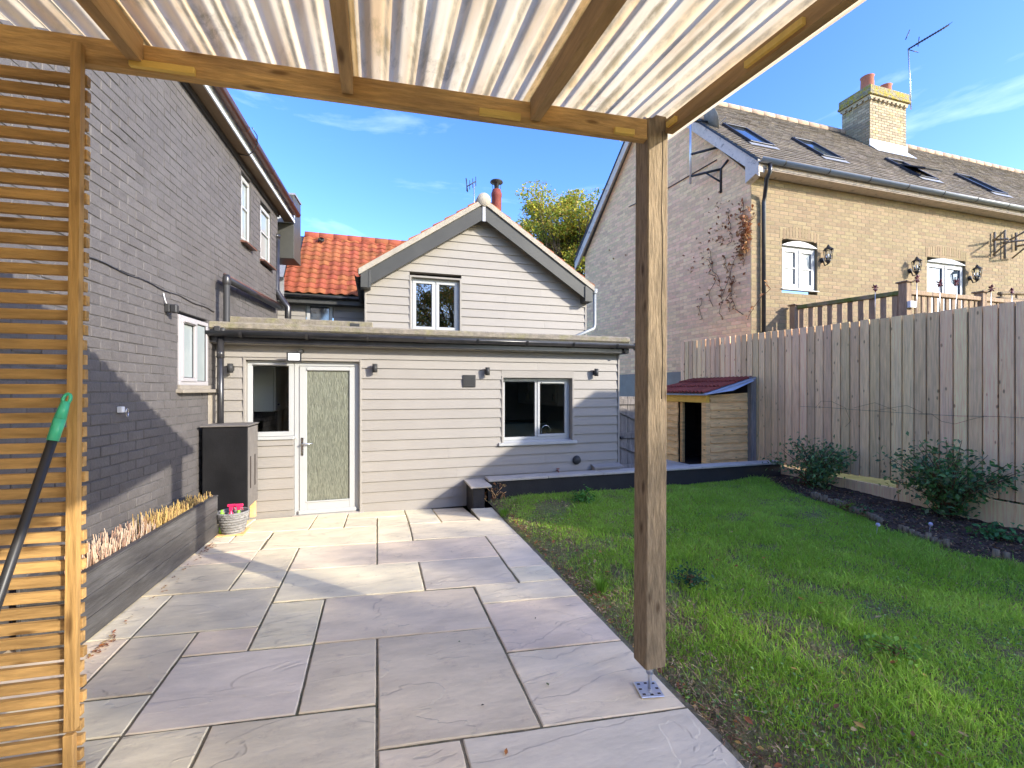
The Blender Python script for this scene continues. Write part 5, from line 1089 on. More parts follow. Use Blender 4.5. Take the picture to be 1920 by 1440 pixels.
# ================================================================== FENCE
fence = thing('closeboard_fence', 'tall weathered vertical board fence down the right side of the lawn', 'fence', (6.95, 5, 0))
def fx(y): return 6.94
y = 1.9; i = 0
while y < 8.85:
    zt = 2.59+.022*(y-3.2)+random.uniform(-.006, .006); zb0 = .315 - .04*(y-4.6) if y < 8 else .17
    zb0 = max(.16, min(.33, zb0)); th = random.uniform(-.002, .002)
    mb = MB(); w = .152; FF = Fr((6.94, y, 0), (0, -1, 0), (0, 0, 1), (-1, 0, 0)); a0_ = -w
    P = lambda a, z, c: FF(a, z, c)
    # feather edge: thick edge laps the next board
    lean = random.gauss(0, .0012); wv = .1285+random.uniform(-.003, .002)
    mb.hexa([P(-wv, zb0, .006), P(0, zb0, .006), P(lean, zt, .006), P(-wv+lean, zt, .006), P(-wv, zb0, .026+th), P(0, zb0, .034+th), P(lean, zt, .034+th), P(-wv+lean, zt, .026+th)])
    part('fence_board', mb, MT['fence'], fence); y += .1415; i += 1
mb = MB(); mb.box(WORLDF, 6.9365, 6.946, 1.76, 8.82, .32, 2.55); part('gap_shade_board', mb, MT['gap_shade'], fence)  # dark sheet behind the boards: its colour stands in for shade in the gaps
for (ya, yb2) in ((1.9, 4.35), (4.36, 6.75)):
    mb = MB(); z = .15 if ya > 4 else .14; mb.box(WORLDF, 6.925, 6.96, ya, yb2, .0, .30 if ya < 4 else .22, .006); part('gravel_board', mb, MT['fence'], fence)
mb = MB(); mb.box(WORLDF, 6.925, 6.96, 6.76, 8.8, -.05, .165, .006); part('gravel_board', mb, MT['fence'], fence)
for yy in (2.2, 4.36, 6.76, 8.8):
    mb = MB(); mb.box(WORLDF, 6.965, 7.06, yy-.05, yy+.05, -.2, 2.6, .006); part('post', mb, MT['fence'], fence)
for zz in (.5, 1.4, 2.35):
    mb = MB(); mb.box(WORLDF, 6.948, 6.99, 1.9, 8.85, zz-.04, zz+.04, .005); part('rail', mb, MT['fence'], fence)
# wires with bare climbing stems on the fence
cw = thing('climber_wire', 'sagging wire with bare climber stems strung across the fence boards', 'wire', (6.88, 4.5, 1.2))
mb = MB(); pts = [onX(px, py, 6.885) for (px, py) in ((1500, 762), (1550, 764), (1600, 768), (1660, 772), (1720, 776), (1800, 780), (1870, 781), (1935, 784))]; mb.tube(pts, .002, 5); part('wire', mb, MT['lampgrey'], cw)
for k, pl in enumerate((((1528, 765), (1540, 752), (1560, 753), (1585, 765), (1595, 790), (1585, 800)), ((1600, 765), (1640, 755), (1680, 770)), ((1720, 776), (1745, 775), (1765, 790), (1790, 795), (1830, 784), (1850, 780)), ((1640, 770), (1700, 760), (1730, 774)))):
    mb = MB(); mb.tube([onX(px, py, 6.875) for (px, py) in pl], .002, 5); part('stem', mb, MT['twig'], cw)

# ================================================================== LOW WALL, PILLAR
lwz = .33
wl = thing('low_garden_wall', 'low black rendered garden wall with pale stone coping behind the lawn', 'wall', (3.5, 6.1, 0))
mb = MB(); mb.box(WORLDF, 1.50, 6.78, 6.10, 6.30, -.25, lwz-.035); part('wall_body', mb, MT['blackpaint'], wl)
xs_ = [1.50, 2.4, 3.3, 4.2, 5.1, 6.0, 6.82]
for a, b in zip(xs_[:-1], xs_[1:]):
    mb = MB(); mb.box(WORLDF, a+.003, b-.003, 6.075, 6.325, lwz-.034+random.uniform(-.001, .001), lwz, .005); part('coping_stone', mb, MT['coping'], wl)
pi_ = thing('wall_pier', 'short black pier with slate cap at the corner of the patio', 'pier', (1.33, 5.95, 0))
mb = MB(); mb.box(WORLDF, 1.24, 1.40, 5.90, 6.36, -.1, .265, .004); part('pier_body', mb, MT['blackpaint'], pi_)
mb = MB(); mb.box(WORLDF, 1.205, 1.495, 5.865, 6.38, .266, .292, .004); part('cap_stone', mb, MT['coping'], pi_)
mb = MB(); mb.box(WORLDF, 1.5, 3.6, 6.30, 6.40, -.2, .20); struct('side_path', mb, MT['coping'])
mb = MB(); mb.box(WORLDF, 3.6, 6.9, 6.31, 14, -.2, .12); struct('rear_path', mb, MT['coping'])

# ================================================================== GATE
gt = thing('timber_gate', 'weathered grey ledged and braced gate between extension and log store', 'gate', (4.5, 7.0, 0))
for k in range(8):
    mb = MB(); x = 4.0+k*.133; mb.box(Fr((0, 7.0, 0)), x, x+.128, .14, 1.47+random.uniform(-.005, .005), 0, .02, .004); part('gate_board', mb, MT['greywood'], gt)
GFr = Fr((0, 6.98, 0))
for z in (1.38, .78, .22):
    mb = MB(); mb.box(GFr, 3.99, 5.06, z-.05, z+.05, .001, .032, .004); part('ledge', mb, MT['greywood'], gt)
for (za, zb2) in ((1.32, .84), (.72, .27)):
    mb = MB(); mb.prism([GFr(4.02, za+.01, .002), GFr(4.02, za-.10, .002), GFr(4.95, zb2-.02, .002), GFr(5.05, zb2-.02, .002), GFr(5.05, zb2+.08, .002)], GFr.w*.028); part('brace', mb, MT['greywood'], gt)
mb = MB(); mb.box(GFr, 3.86, 4.16, .73, .77, .034, .045, .003); mb.tube([GFr(3.90, .75, .04), GFr(3.90, .75, .08)], .02, 8); mb.tube([GFr(4.10, .75, .04), GFr(4.10, .75, .08)], .025, 8); part('bolt', mb, MT['lampblack'], gt)

# ================================================================== LOG STORE
hut = thing('log_store', 'small timber clad log store with dark red tiled roof by the fence', 'log store', (6.2, 7.2, .12))
HX, HYf, HYb = 5.85, 6.85, 8.35
SF = Fr((HX, HYf, 0)); zroofL, zroofR = 1.50, 1.78
n = 9; L_ = 6.86-HX
for k in range(n):
    z0 = .13+k*.155
    if z0 > 1.75: break
    xa = 0.07; ztop = z0+.17; ctop = lambda x: zroofL-.03+(zroofR-zroofL)*x/L_
    P0 = []; mb = MB(); z1a = min(ztop, ctop(xa)); z1b = min(ztop, ctop(L_)); 
    if z1a <= z0: xa = (z0+.01-zroofL+.03)*L_/(zroofR-zroofL); z1a = z0+.012
    if xa > L_-.05: break
    ww_ = [random.uniform(-.008, .008) for _ in range(7)]; vs = []; fs = []
    for q in range(7):
        t = q/6; x = xa+(L_-xa)*t; zb3 = z0+ww_[q]; zt3 = z1a+(z1b-z1a)*t
        vs += [SF(x, zb3, .028), SF(x, zt3, .004), SF(x, zt3, -.006), SF(x, zb3, -.006)]
    for q in range(6): fs += [(4*q, 4*q+4, 4*q+5, 4*q+1), (4*q+1, 4*q+5, 4*q+6, 4*q+2), (4*q, 4*q+3, 4*q+7, 4*q+4)]
    fs += [(0, 1, 2, 3), (24, 27, 26, 25)]; mb.add(vs, fs); part('cladding_board', mb, MT['cladding'], hut)
DF = Fr((HX, HYb, 0), (0, -1, 0), (0, 0, 1), (-1, 0, 0)); DLn = HYb-HYf; do = (HYb-7.66, HYb-6.95)
for k in range(9):
    z0 = .13+k*.135
    if z0 > 1.32: break
    mb = MB(); x1 = do[0]-.0; ww_ = [random.uniform(-.012, .012) for _ in range(5)]; vs = []; fs = []
    for q in range(5):
        x = x1*q/4+(random.uniform(-.01, .01) if q == 4 else 0); vs += [DF(x, z0+ww_[q], .028), DF(x, z0+.15, .004), DF(x, z0+.15, -.006), DF(x, z0+ww_[q], -.006)]
    for q in range(4): fs += [(4*q, 4*q+4, 4*q+5, 4*q+1), (4*q+1, 4*q+5, 4*q+6, 4*q+2), (4*q, 4*q+3, 4*q+7, 4*q+4)]
    fs += [(0, 1, 2, 3), (16, 19, 18, 17)]; mb.add(vs, fs); part('cladding_board', mb, MT['cladding'], hut)
mb = MB(); mb.box(DF, do[1]+.005, DLn+.03, .10, 1.36, -.06, .035, .005); part('door_post', mb, MT['cladding'], hut)
mb = MB(); mb.box(DF, do[0]+.01, do[0]+.09, .10, 1.345, -.09, -.03, .005); part('door_post', mb, MT['cladding'], hut)
mb = MB(); mb.box(DF, -.05, DLn+.035, 1.35, 1.495, -.04, .038, .005); part('lintel', mb, MT['hutframe'], hut)
mb = MB(); mb.box(WORLDF, 6.80, 6.86, HYf, HYb, .1, 1.7); mb.box(WORLDF, HX, 6.86, HYb-.03, HYb, .1, 1.5); mb.box(WORLDF, HX, 6.86, HYf+.007, HYb-.03, .1, .135); mb.box(WORLDF, HX+.02, 6.8, HYf+.007, HYf+.02, .135, 1.48); part('lining', mb, MT['hutdark'], hut)
mb = MB(); mb.box(WORLDF, 6.78, 6.90, 6.74, 6.84, .1, 1.84, .006); part('corner_post', mb, MT['greywood'], hut)
for (ya, xa_, yb3, xb_, zb3) in ((7.05, 6.0, 7.45, 6.6, 1.0), (7.1, 5.95, 7.7, 6.7, .85), (7.0, 6.2, 7.3, 6.7, .6)):
    mb = MB(); mb.tube([(xa_, ya, .14), (xb_, yb3, zb3)], .016, 5); solo('garden_cane', mb, MT['timberZ'], {1.0: 'tallest brown cane leaning inside the log store doorway', .85: 'middle brown cane leaning inside the log store doorway', .6: 'shortest brown cane leaning inside the log store doorway'}[zb3], 'cane', 'canes in the log store')
mr = Vector((L_+.12, 0, zroofR-zroofL+.03)).normalized(); mn = Vector((-mr.z, 0, mr.x))
RO = Vector((HX-.12, HYf-.14, zroofL-.0)); RFh = Fr(RO, (0, 1, 0), mr, mn); RLn = HYb-HYf+.25; RS = 1.17
mb = MB(); mb.box(RFh, 0, RLn, 0, RS, -.012, .012); part('roof_deck', mb, MT['bluesheet'], hut)
mb = MB(); mb.add([RFh(-.03, -.03, .014), RFh(.02, -.04, .0), RFh(-.05, .55, -.07), RFh(-.02, 1.1, -.03), RFh(.05, 1.1, .014), RFh(.05, 0, .014)], [(0, 1, 2), (0, 2, 3, 4, 5)]); part('membrane_edge', mb, MT['bluesheet'], hut)
tn = 3; tc_ = 8; tl = (RS-.02)/tn; tw_ = (RLn-.06)/tc_
def hut_tile():
    mb = MB(); hs_ = [(0, .0), (.06, .03), (.2, .03), (.26, 0), (.5, 0), (.56, .03), (.7, .03), (.76, 0), (1, 0)]; vs = []; Z = Fr((0, 0, 0), (0, 1, 0), mr, mn)
    for (s_, lf) in ((0, .035), (1.05, .004)):
        for (a, h_) in hs_: vs.append(Z(a*tw_, s_*tl, h_+lf))
    for (a, h_) in hs_: vs.append(Z(a*tw_, 0, h_+.018))
    n = len(hs_); mb.add(vs, [(i, n+i, n+i+1, i+1) for i in range(n-1)]+[(i, i+1, 2*n+i+1, 2*n+i) for i in range(n-1)]+[(0, 2*n, n)]); return mb.mesh('roof_tile', MT['redtile'])
ht = hut_tile()
for r_ in range(tn):
    for c_ in range(tc_):
        inst('roof_tile', ht, RFh(.08+c_*tw_, r_*tl, .014+random.uniform(0, .006)), hut)
mb = MB(); mb.box(WORLDF, 5.75, 6.95, 6.75, 8.4, .10, .128); part('floor_slab', mb, MT['coping'], hut)

# ================================================================== AC CABINET, PLANTER, BASKET
cab = thing('black_cabinet', 'matt black boiler cabinet on wooden feet beside the narrow window', 'cabinet', (-1.68, 6.1, 0))
bx0, bx1, by0, by1 = -1.91, -1.452, 5.88, 6.34
mb = MB(); mb.box(WORLDF, bx0, bx1, by0, by1, .20, 1.165, .006); part('cabinet_body', mb, MT['cabinet'], cab)
mb = MB(); mb.box(WORLDF, bx0-.02, bx1+.015, by0-.02, by1, 1.166, 1.185, .004); part('lid', mb, MT['cabinettop'], cab)
for yy in (6.0, 6.2):
    mb = MB(); mb.box(WORLDF, bx1+.0005, bx1+.006, yy-.02, yy+.02, .42, .80); part('vent_slot', mb, MT['hutdark'], cab)
mb = MB(); mb.box(WORLDF, bx1-.008, bx1+.003, by0+.02, by1, .21, 1.15); part('side_panel', mb, MT['cabinettop'], cab)
for (x_, y_) in ((bx0+.05, by0+.05), (bx1-.04, by0+.05), (bx1-.04, by1-.05)):
    mb = MB(); mb.box(WORLDF, x_-.03, x_+.03, y_-.03, y_+.03, 0, .199, .004); part('foot', mb, MT['cladding'], cab)
# planter
pn = thing('trough_planter', 'long black stained timber trough planter against the painted wall', 'planter', (-1.8, 4.5, 0))
pA = Vector((-1.752, 3.40, 0)); pB = Vector((-1.665, 5.58, 0)); d = pB-pA; PL = d.length; PF = Fr(pA, d, (0, 0, 1), (1, -.04, 0)); PW = .30; ph = .43
def bw(t): return PW-.055*t
for k in range(3):
    z0 = .012+k*.14; mb = MB(); mb.box(PF, 0, PL, z0, z0+.137, -.022, 0, .003); part('side_board', mb, MT['planter'], pn)
    mb = MB(); mb.box(Fr(PF(0, 0, -PW), PF.u*1+PF.w*.02, (0, 0, 1), PF.w), 0, PL, z0, z0+.137, -.02, 0, .003); part('back_board', mb, MT['planter'], pn)
    for u_ in (0, PL-.022):
        mb = MB(); mb.box(PF, u_, u_+.022, z0, z0+.137, -PW+.002, -.0225, .003); part('end_board', mb, MT['planter'], pn)
mb = MB(); mb.box(PF, -.005, PL+.005, .431, .447, -.045, .004, .003); mb.box(PF, -.005, PL+.005, .431, .447, -PW-.02, -PW+.03, .003); mb.box(PF, PL-.035, PL+.005, .431, .447, -PW+.031, -.046, .003); part('top_trim', mb, MT['planter'], pn)
mb = MB(); mb.box(PF, .02, PL-.022, .30, .34, -PW+.004, -.022); part('soil', mb, MT['soil'], pn)
st_ = MB()
for i in range(1500):
    u_ = PL*random.random()**1.25; dens = .35+.65*(math.sin(u_*5)*.5+.5)
    if u_ < .25 or random.random() > dens: continue
    c = random.uniform(-PW+.05, -.05); h_ = random.uniform(.09, .20)*(1.1 if u_ < 1.3 else .85); p = PF(u_, .335, c); q = p+Vector((random.gauss(0, .018), random.gauss(0, .022), h_))
    tone = random.choice(((.55, .40, .27), (.62, .48, .34), (.40, .24, .16))) if u_ < 1.05 else random.choice(((.55, .38, .14), (.48, .33, .10), (.36, .22, .09)))
    st_.tube([p, q], [random.uniform(.0028, .0045), .0025], 4, tone=tone)
o = part('cut_stalks', st_, MT['straw'], pn, kind='stuff')
# basket with bottles
bp = onZ(437, 999, 0); bk = thing('wicker_basket', 'round grey wicker basket standing at the end of the trough', 'basket', (bp.x, bp.y, 0))
mb = MB(); rings = [(.095, .01), (.105, .04), (.112, .07), (.12, .10), (.127, .13), (.134, .16), (.14, .19), (.146, .215)]
for k, (r_, z_) in enumerate(rings):
    n = 28
    mb.tube([bp+Vector(((r_+(.006 if (i+k) % 2 else -.006))*math.cos(i*6.283/n), (r_+(.006 if (i+k) % 2 else -.006))*math.sin(i*6.283/n), z_)) for i in range(n+1)], .0165, 5, cap=False)
part('weave', mb, MT['wicker'], bk)
mb = MB(); mb.tube([bp+Vector((.152*math.cos(i*6.283/24), .152*math.sin(i*6.283/24), .235)) for i in range(25)], .014, 6, cap=False); part('rim', mb, MT['wicker'], bk)
mb = MB(); mb.lathe(bp, [(.001, .005), (.09, .005), (.13, .20), (.125, .20)], 20); part('lining', mb, MT['wicker'], bk)
mb = MB(); mb.box(WORLDF, bp.x-.14, bp.x+.14, bp.y-.13, bp.y+.13, .001, .012, .004); part('base_board', mb, MT['cladding'], bk)
def spray(dx, dy, m1, m2, lab, tilt=0):
    t = thing('spray_bottle', lab, 'spray bottle', (bp.x+dx, bp.y+dy, .02)); c = Vector((bp.x+dx, bp.y+dy, .02))
    mb = MB(); mb.lathe(c, [(.001, 0), (.033, 0), (.036, .02), (.036, .15), (.028, .18), (.014, .21), (.014, .225), (.001, .225)], 14); part('bottle', mb, m1, t)
    mb = MB(); mb.box(WORLDF, c.x-.018, c.x+.018, c.y-.014, c.y+.014, c.z+.225, c.z+.265, .005); mb.box(WORLDF, c.x-.035, c.x+.045, c.y-.012, c.y+.012, c.z+.265, c.z+.295, .005); mb.tube([(c.x+.03, c.y, c.z+.265), (c.x+.04, c.y, c.z+.225)], .006, 5); part('trigger', mb, m2, t)
    mb = MB(); mb.lathe(c, [(.0365, .04), (.0365, .13)], 14); part('label_band', mb, MT['label'], t)
spray(.05, .02, MT['lime'], MT['pink'], 'lime green spray bottle with pink trigger in the basket')
spray(-.03, .03, MT['pink'], MT['pink'], 'pink spray bottle behind the lime one in the basket')
mb = MB(); mb.lathe((bp.x-.10, bp.y-.03, .02), [(.001, 0), (.03, 0), (.03, .19), (.012, .23), (.012, .25), (.001, .25)], 12); solo('cleaning_bottle', mb, MT['lime'], 'small plain green bottle at the left rim of the basket', 'bottle')

# ================================================================== PERGOLA
pg = thing('pergola', 'treated timber pergola corner post and beams with corrugated plastic roof', 'pergola', (1.41, 2.06, 0))
BF = Fr((1.34, 2.0, 0), (-.9974, .0715, 0), (0, 0, 1), (-.0715, -.9974, 0))   # u runs to the left, w towards the camera
mb = MB(); mb.box(BF, 0.0, 5.2, 2.893, 3.0, -.045, 0, .004); part('front_beam', mb, MT['timber'], pg)
# post, slightly out of plumb
x0, y0 = 1.345, 2.0; s_ = .122
mb = MB(); b_ = .006; pts = []
def ringp(dx, dy, z, c): return [(x0+dx+c, y0+dy, z), (x0+dx+s_-c, y0+dy, z), (x0+dx+s_, y0+dy+c, z), (x0+dx+s_, y0+dy+s_-c, z), (x0+dx+s_-c, y0+dy+s_, z), (x0+dx+c, y0+dy+s_, z), (x0+dx, y0+dy+s_-c, z), (x0+dx, y0+dy+c, z)]
zs = [.145, .155]+list(np.linspace(.4, 3.0, 9))+[3.03]
rings_ = [ringp(-.014*(1-z/3.03), 0, z, b_ if .15 < z < 3.02 else b_+.004) for z in zs]
vs = [p for r_ in rings_ for p in r_]; fs = [(k*8+i, k*8+(i+1) % 8, (k+1)*8+(i+1) % 8, (k+1)*8+i) for k in range(len(zs)-1) for i in range(8)]+[tuple(range(7, -1, -1)), tuple(range((len(zs)-1)*8, len(zs)*8))]
mb.add(vs, fs); part('post', mb, MT['timberZ'], pg)
# long drying shake down the post
mb = MB(); mb.tube([(x0+.083+.004*math.sin(k*1.7), y0-.0005, 2.95-k*.14) for k in range(11)], .0022, 4); part('drying_split', mb, MT['hutdark'], pg)
ft = Vector((x0+.045, y0+.055, 0)); mb = MB(); mb.tube([ft+Vector((0, 0, .008)), ft+Vector((0, 0, .15))], .011, 10); mb.tube([ft+Vector((0, 0, .09)), ft+Vector((0, 0, .145))], .020, 6)
k = part('post_foot', mb, MT['steel'], pg)
bx = Fr(ft+Vector((-.01, -.005, 0)), (.97, -.2, 0), (.2, .97, 0), (0, 0, 1)); mb = MB(); mb.box(bx, -.062, .062, -.062, .062, .003, .010, .003); part('base_plate', mb, MT['steel'], k)
for (a, b) in ((-.04, -.04), (.04, -.04), (-.04, .04), (.04, .04), (0, .045), (0, -.045), (.045, 0), (-.045, 0)):
    mb = MB(); mb.box(bx, a-.008, a+.008, b-.005, b+.005, .0105, .0115); part('bolt_hole', mb, MT['hutdark'], k)
SLP = .09
def rafter(xa, xb, name='rafter', ys=(-2.4, 2.02), zb_=2.905, ht=.10, m=None):
    mb = MB(); ya, yb_ = ys; za = zb_-SLP*(2.02-ya); zc = zb_-SLP*(2.02-yb_)
    mb.hexa([(xa, ya, za), (xb, ya, za), (xb, yb_, zc), (xa, yb_, zc), (xa, ya, za+ht), (xb, ya, za+ht), (xb, yb_, zc+ht), (xa, yb_, zc+ht)]); return part(name, mb, m or MT['timberY'], pg)
for xc in (-1.76, -.93, -.125, .735): rafter(xc-.024, xc+.024, ys=(-2.4, 2.0-.0717*(xc-1.34)-.004))
rafter(1.447, 1.490, ys=(-2.4, 1.998), zb_=2.945, ht=.07)
# corrugated roof sheets
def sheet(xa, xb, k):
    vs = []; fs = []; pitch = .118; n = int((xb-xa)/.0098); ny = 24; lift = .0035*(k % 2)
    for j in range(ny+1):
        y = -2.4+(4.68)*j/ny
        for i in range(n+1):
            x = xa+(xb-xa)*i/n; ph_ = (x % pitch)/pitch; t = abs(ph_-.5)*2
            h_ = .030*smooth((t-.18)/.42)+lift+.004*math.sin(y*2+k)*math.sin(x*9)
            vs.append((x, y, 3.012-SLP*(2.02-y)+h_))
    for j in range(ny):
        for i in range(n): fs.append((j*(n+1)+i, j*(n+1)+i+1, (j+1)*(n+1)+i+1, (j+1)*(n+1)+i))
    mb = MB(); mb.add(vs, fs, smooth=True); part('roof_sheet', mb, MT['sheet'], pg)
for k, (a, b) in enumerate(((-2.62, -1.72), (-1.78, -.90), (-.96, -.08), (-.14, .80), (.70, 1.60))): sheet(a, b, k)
# pale battens screwed to the beam and rafter
def onBeam(px, py):
    d = ray(px, py); o = Vector((0, 0, 1.6)); t = (BF.o-o).dot(BF.w)/d.dot(BF.w); p = o+d*t-BF.o; return p.dot(BF.u), p.z+0
for (xa, ya, xb, yb_) in ((246, 117, 368, 137), (898, 207, 975, 227), (1150, 241, 1187, 251)):
    a = onBeam(xa, (ya+yb_)/2-3); b = onBeam(xb, (ya+yb_)/2+4); z = 2.915; mb = MB(); mb.box(BF, b[0], a[0], 2.896, 2.925, .0005, .020, .002); part('batten', mb, MT['freshwood'], pg)
for (ya, yb_) in ((1.20, 1.46), (1.90, 1.97)):
    mb = MB(); za = 2.96-SLP*(2.02-ya); zc = 2.96-SLP*(2.02-yb_); mb.hexa([(1.430, ya, za), (1.4465, ya, za), (1.4465, yb_, zc), (1.430, yb_, zc), (1.430, ya, za+.025), (1.4465, ya, za+.025), (1.4465, yb_, zc+.025), (1.430, yb_, zc+.025)]); part('batten', mb, MT['freshwood'], pg)
mb = MB(); mb.box(WORLDF, -2.62, 1.53, -2.45, -2.37, 2.40, 2.52, .005); part('rear_beam', mb, MT['planter'], pg)
for xx in (-2.0, 1.40): mb = MB(); mb.box(WORLDF, xx-.06, xx+.06, -2.47, -2.35, 0, 2.40, .005); part('post', mb, MT['timberZ'], pg)

# slatted screen
sc_ = thing('slatted_screen', 'cedar slatted privacy screen hanging below the beam at the left', 'screen', (-1.3, 2.2, 0))
TY = Fr((0, 2.08, 0), (.9974, -.0715, 0), (0, 0, 1), (-.0715, -.9974, 0))
a0_ = -1.134
mb = MB(); mb.hexa([TY(a0_-.022, .28, -.002), TY(a0_+.014, .28, -.002), TY(a0_+.014, .28, .024), TY(a0_-.022, .28, .024), TY(a0_, 2.945, -.002), TY(a0_+.034, 2.945, -.002), TY(a0_+.034, 2.945, .024), TY(a0_, 2.945, .024)]); part('upright', mb, MT['slatZ'], sc_)
mb = MB(); mb.box(TY, a0_-.030, a0_+.008, -.0, .262, -.002, .022, .004); part('upright', mb, MT['slatZ'], sc_)
mb = MB(); mb.box(TY, -2.0, -1.96, 0, 2.88, -.002, .024, .004); part('upright', mb, MT['slatZ'], sc_)
sl_cache = []
for k in range(4):
    m_ = MB(); m_.box(Fr((0, 0, 0), TY.u, (0, 0, 1), TY.w), -.455, .455, -.0195, .0195, -.011, .011, .0015); sl_cache.append(m_.mesh('slat', MT['slat']))
z = .045; k = 0
while z < 2.87:
    o = inst('slat', random.choice(sl_cache), TY(-1.551-.020*(1-z/2.9)+random.uniform(-.005, .005), z+random.uniform(-.002, .002), -.0145), sc_); o.rotation_euler = (0, random.gauss(0, .0016), 0)
    z += .0577; k += 1
# telescopic pole leaning on the screen
pp0 = Vector((-1.118, 2.095, 1.575)); pp1 = Vector((-1.225, 1.93, .865)); dd = (pp1-pp0); gend = pp0+dd*((pp0.z-.03)/(-dd.z)); dn_ = dd.normalized()
br_ = thing('broom', 'black handled broom with bright green grip leaning on the slats', 'broom', tuple(gend))
mb = MB(); mb.tube([pp0+dn_*.11, gend], .0145, 12); part('handle', mb, MT['lampblack'], br_)
mb = MB(); mb.tube([pp0+dn_*.09, pp0+dn_*.17], [.0185, .0175], 12); mb.tube([pp0+dn_*.022, pp0+dn_*.09], [.013, .0185], 12)
c = pp0+dn_*.012; e1_ = dn_; e2_ = dn_.cross(Vector((0, 1, .1))).normalized(); mb.tube([c+e1_*.020*math.cos(a_)+e2_*.011*math.sin(a_) for a_ in np.linspace(0, 6.283, 15)], .006, 6, cap=False); part('grip', mb, MT['greenplastic'], br_)
mb = MB(); mb.box(WORLDF, gend.x-.15, gend.x+.15, gend.y-.03, gend.y+.03, .05, .09, .008); part('broom_head', mb, MT['greenplastic'], br_)
mb = MB()
for i in range(60): x_ = gend.x-.14+.28*random.random(); y_ = gend.y+random.uniform(-.025, .025); mb.tube([(x_, y_, .05), (x_+random.gauss(0, .01), y_+random.gauss(0, .008), .0)], .0025, 4)
part('bristles', mb, MT['lampblack'], br_)

# ================================================================== PLANTS
def bush(name, label, base, stems, n_leaf, rad, h, size, cols, cat='shrub', up=.2):
    t = thing(name, label, cat, tuple(base)); mb = MB(); pts = []
    for i in range(stems):
        a = random.uniform(0, 6.28); r_ = rad*random.uniform(.25, 1); hh = h*random.uniform(.55, 1.05)*(1-.35*r_/rad)
        tip = base+Vector((math.cos(a)*r_, math.sin(a)*r_, hh)); mid_ = base+Vector((math.cos(a)*r_*.35, math.sin(a)*r_*.35, hh*.55)); path = [base+Vector((random.gauss(0, .04), random.gauss(0, .04), -.02)), mid_, tip]; mb.tube(path, [.009, .006, .0025], 5)
        k = n_leaf//stems
        for j in range(k):
            t_ = random.random()**.7; p = (path[0]*(1-t_)**2+mid_*2*t_*(1-t_)+tip*t_**2)
            pts.append(tuple(p+Vector((random.gauss(0, 1), random.gauss(0, 1), random.gauss(0, .7)))*(.05+.05*rad)))
    part('stems', mb, MT['twig'], t)
    pts = np.array(pts); pts[:, 2] = np.maximum(pts[:, 2], base.z+.01); V, Fc, tn_ = leaf_cloud(pts, size, cols, up=up); np_part('foliage', V, Fc, tn_, MT['leaf'], t, origin=tuple(base)); return t
G1 = [(.12, .24, .08), (.17, .31, .10), (.09, .17, .08), (.22, .36, .13), (.24, .28, .14)]
b1_ = onZ(1525, 912, .08); b2_ = onZ(1780, 962, .08)
bush('rose_bush', 'leggy green rose bush near the log store end of the bed', b1_, 40, 1700, .66, .82, .062, G1)
bush('rose_bush', 'larger spreading green rose bush in the middle of the bed', b2_, 52, 2500, .74, .98, .064, G1+[(.10, .24, .05)])
bush('rose_bush', 'low dark leafy shrub at the right edge of the bed', onZ(1885, 955, .08), 22, 900, .42, .32, .06, G1)
bush('leafy_weed', 'bright yellow green seedling clump between the two rose bushes', onZ(1590, 952, .08), 6, 50, .10, .10, .05, [(.22, .30, .05), (.16, .28, .05)], 'plant')
bush('leafy_weed', 'small green seedling on soil left of the larger rose bush', onZ(1622, 960, .08), 5, 36, .09, .09, .04, [(.08, .2, .06)], 'plant')
bush('leafy_weed', 'low light green plant on bare soil at the right edge', onZ(1868, 1003, .06), 12, 170, .30, .08, .06, [(.12, .30, .09), (.09, .22, .07)], 'plant')
bush('leafy_weed', 'feathery green weed in the grass beyond the post', onZ(1302, 1092, .02), 14, 260, .13, .10, .03, [(.07, .17, .08), (.05, .12, .06)], 'weed')
bush('leafy_weed', 'bright green weed clump near the low black wall', onZ(1095, 940, .05), 16, 260, .20, .13, .05, [(.13, .32, .05), (.10, .26, .05)], 'weed')
bush('leafy_weed', 'long bright green stem of leaves lying on the lawn', onZ(1690, 1225, .02), 8, 130, .16, .03, .035, [(.22, .40, .07), (.17, .34, .06)], 'weed')
for (px, py, lab) in ((1128, 1108, 'grass tuft left of the post by the patio'), (945, 968, 'sunlit tall grass tuft at the corner by the pier')):
    c = onZ(px, py, .01); mb = MB()
    for i in range(160):
        a = random.uniform(0, 6.28); r_ = random.uniform(0, .09); L = random.uniform(.06, .13); p = c+Vector((math.cos(a)*r_*.5, math.sin(a)*r_*.5, 0)); q = p+Vector((math.cos(a)*L*.45, math.sin(a)*L*.45, L)); s_v = Vector((-math.sin(a), math.cos(a), 0))*.0022
        mb.add([p-s_v, p+s_v, (p+q)/2+s_v+Vector((0, 0, L*.12)), (p+q)/2-s_v+Vector((0, 0, L*.12)), q], [(0, 1, 2, 3), (3, 2, 4)], tone=random.choice(((.16, .33, .04), (.22, .42, .05), (.12, .25, .03))))
    solo('grass_tuft', mb, MT['blade'], lab, 'grass tuft')
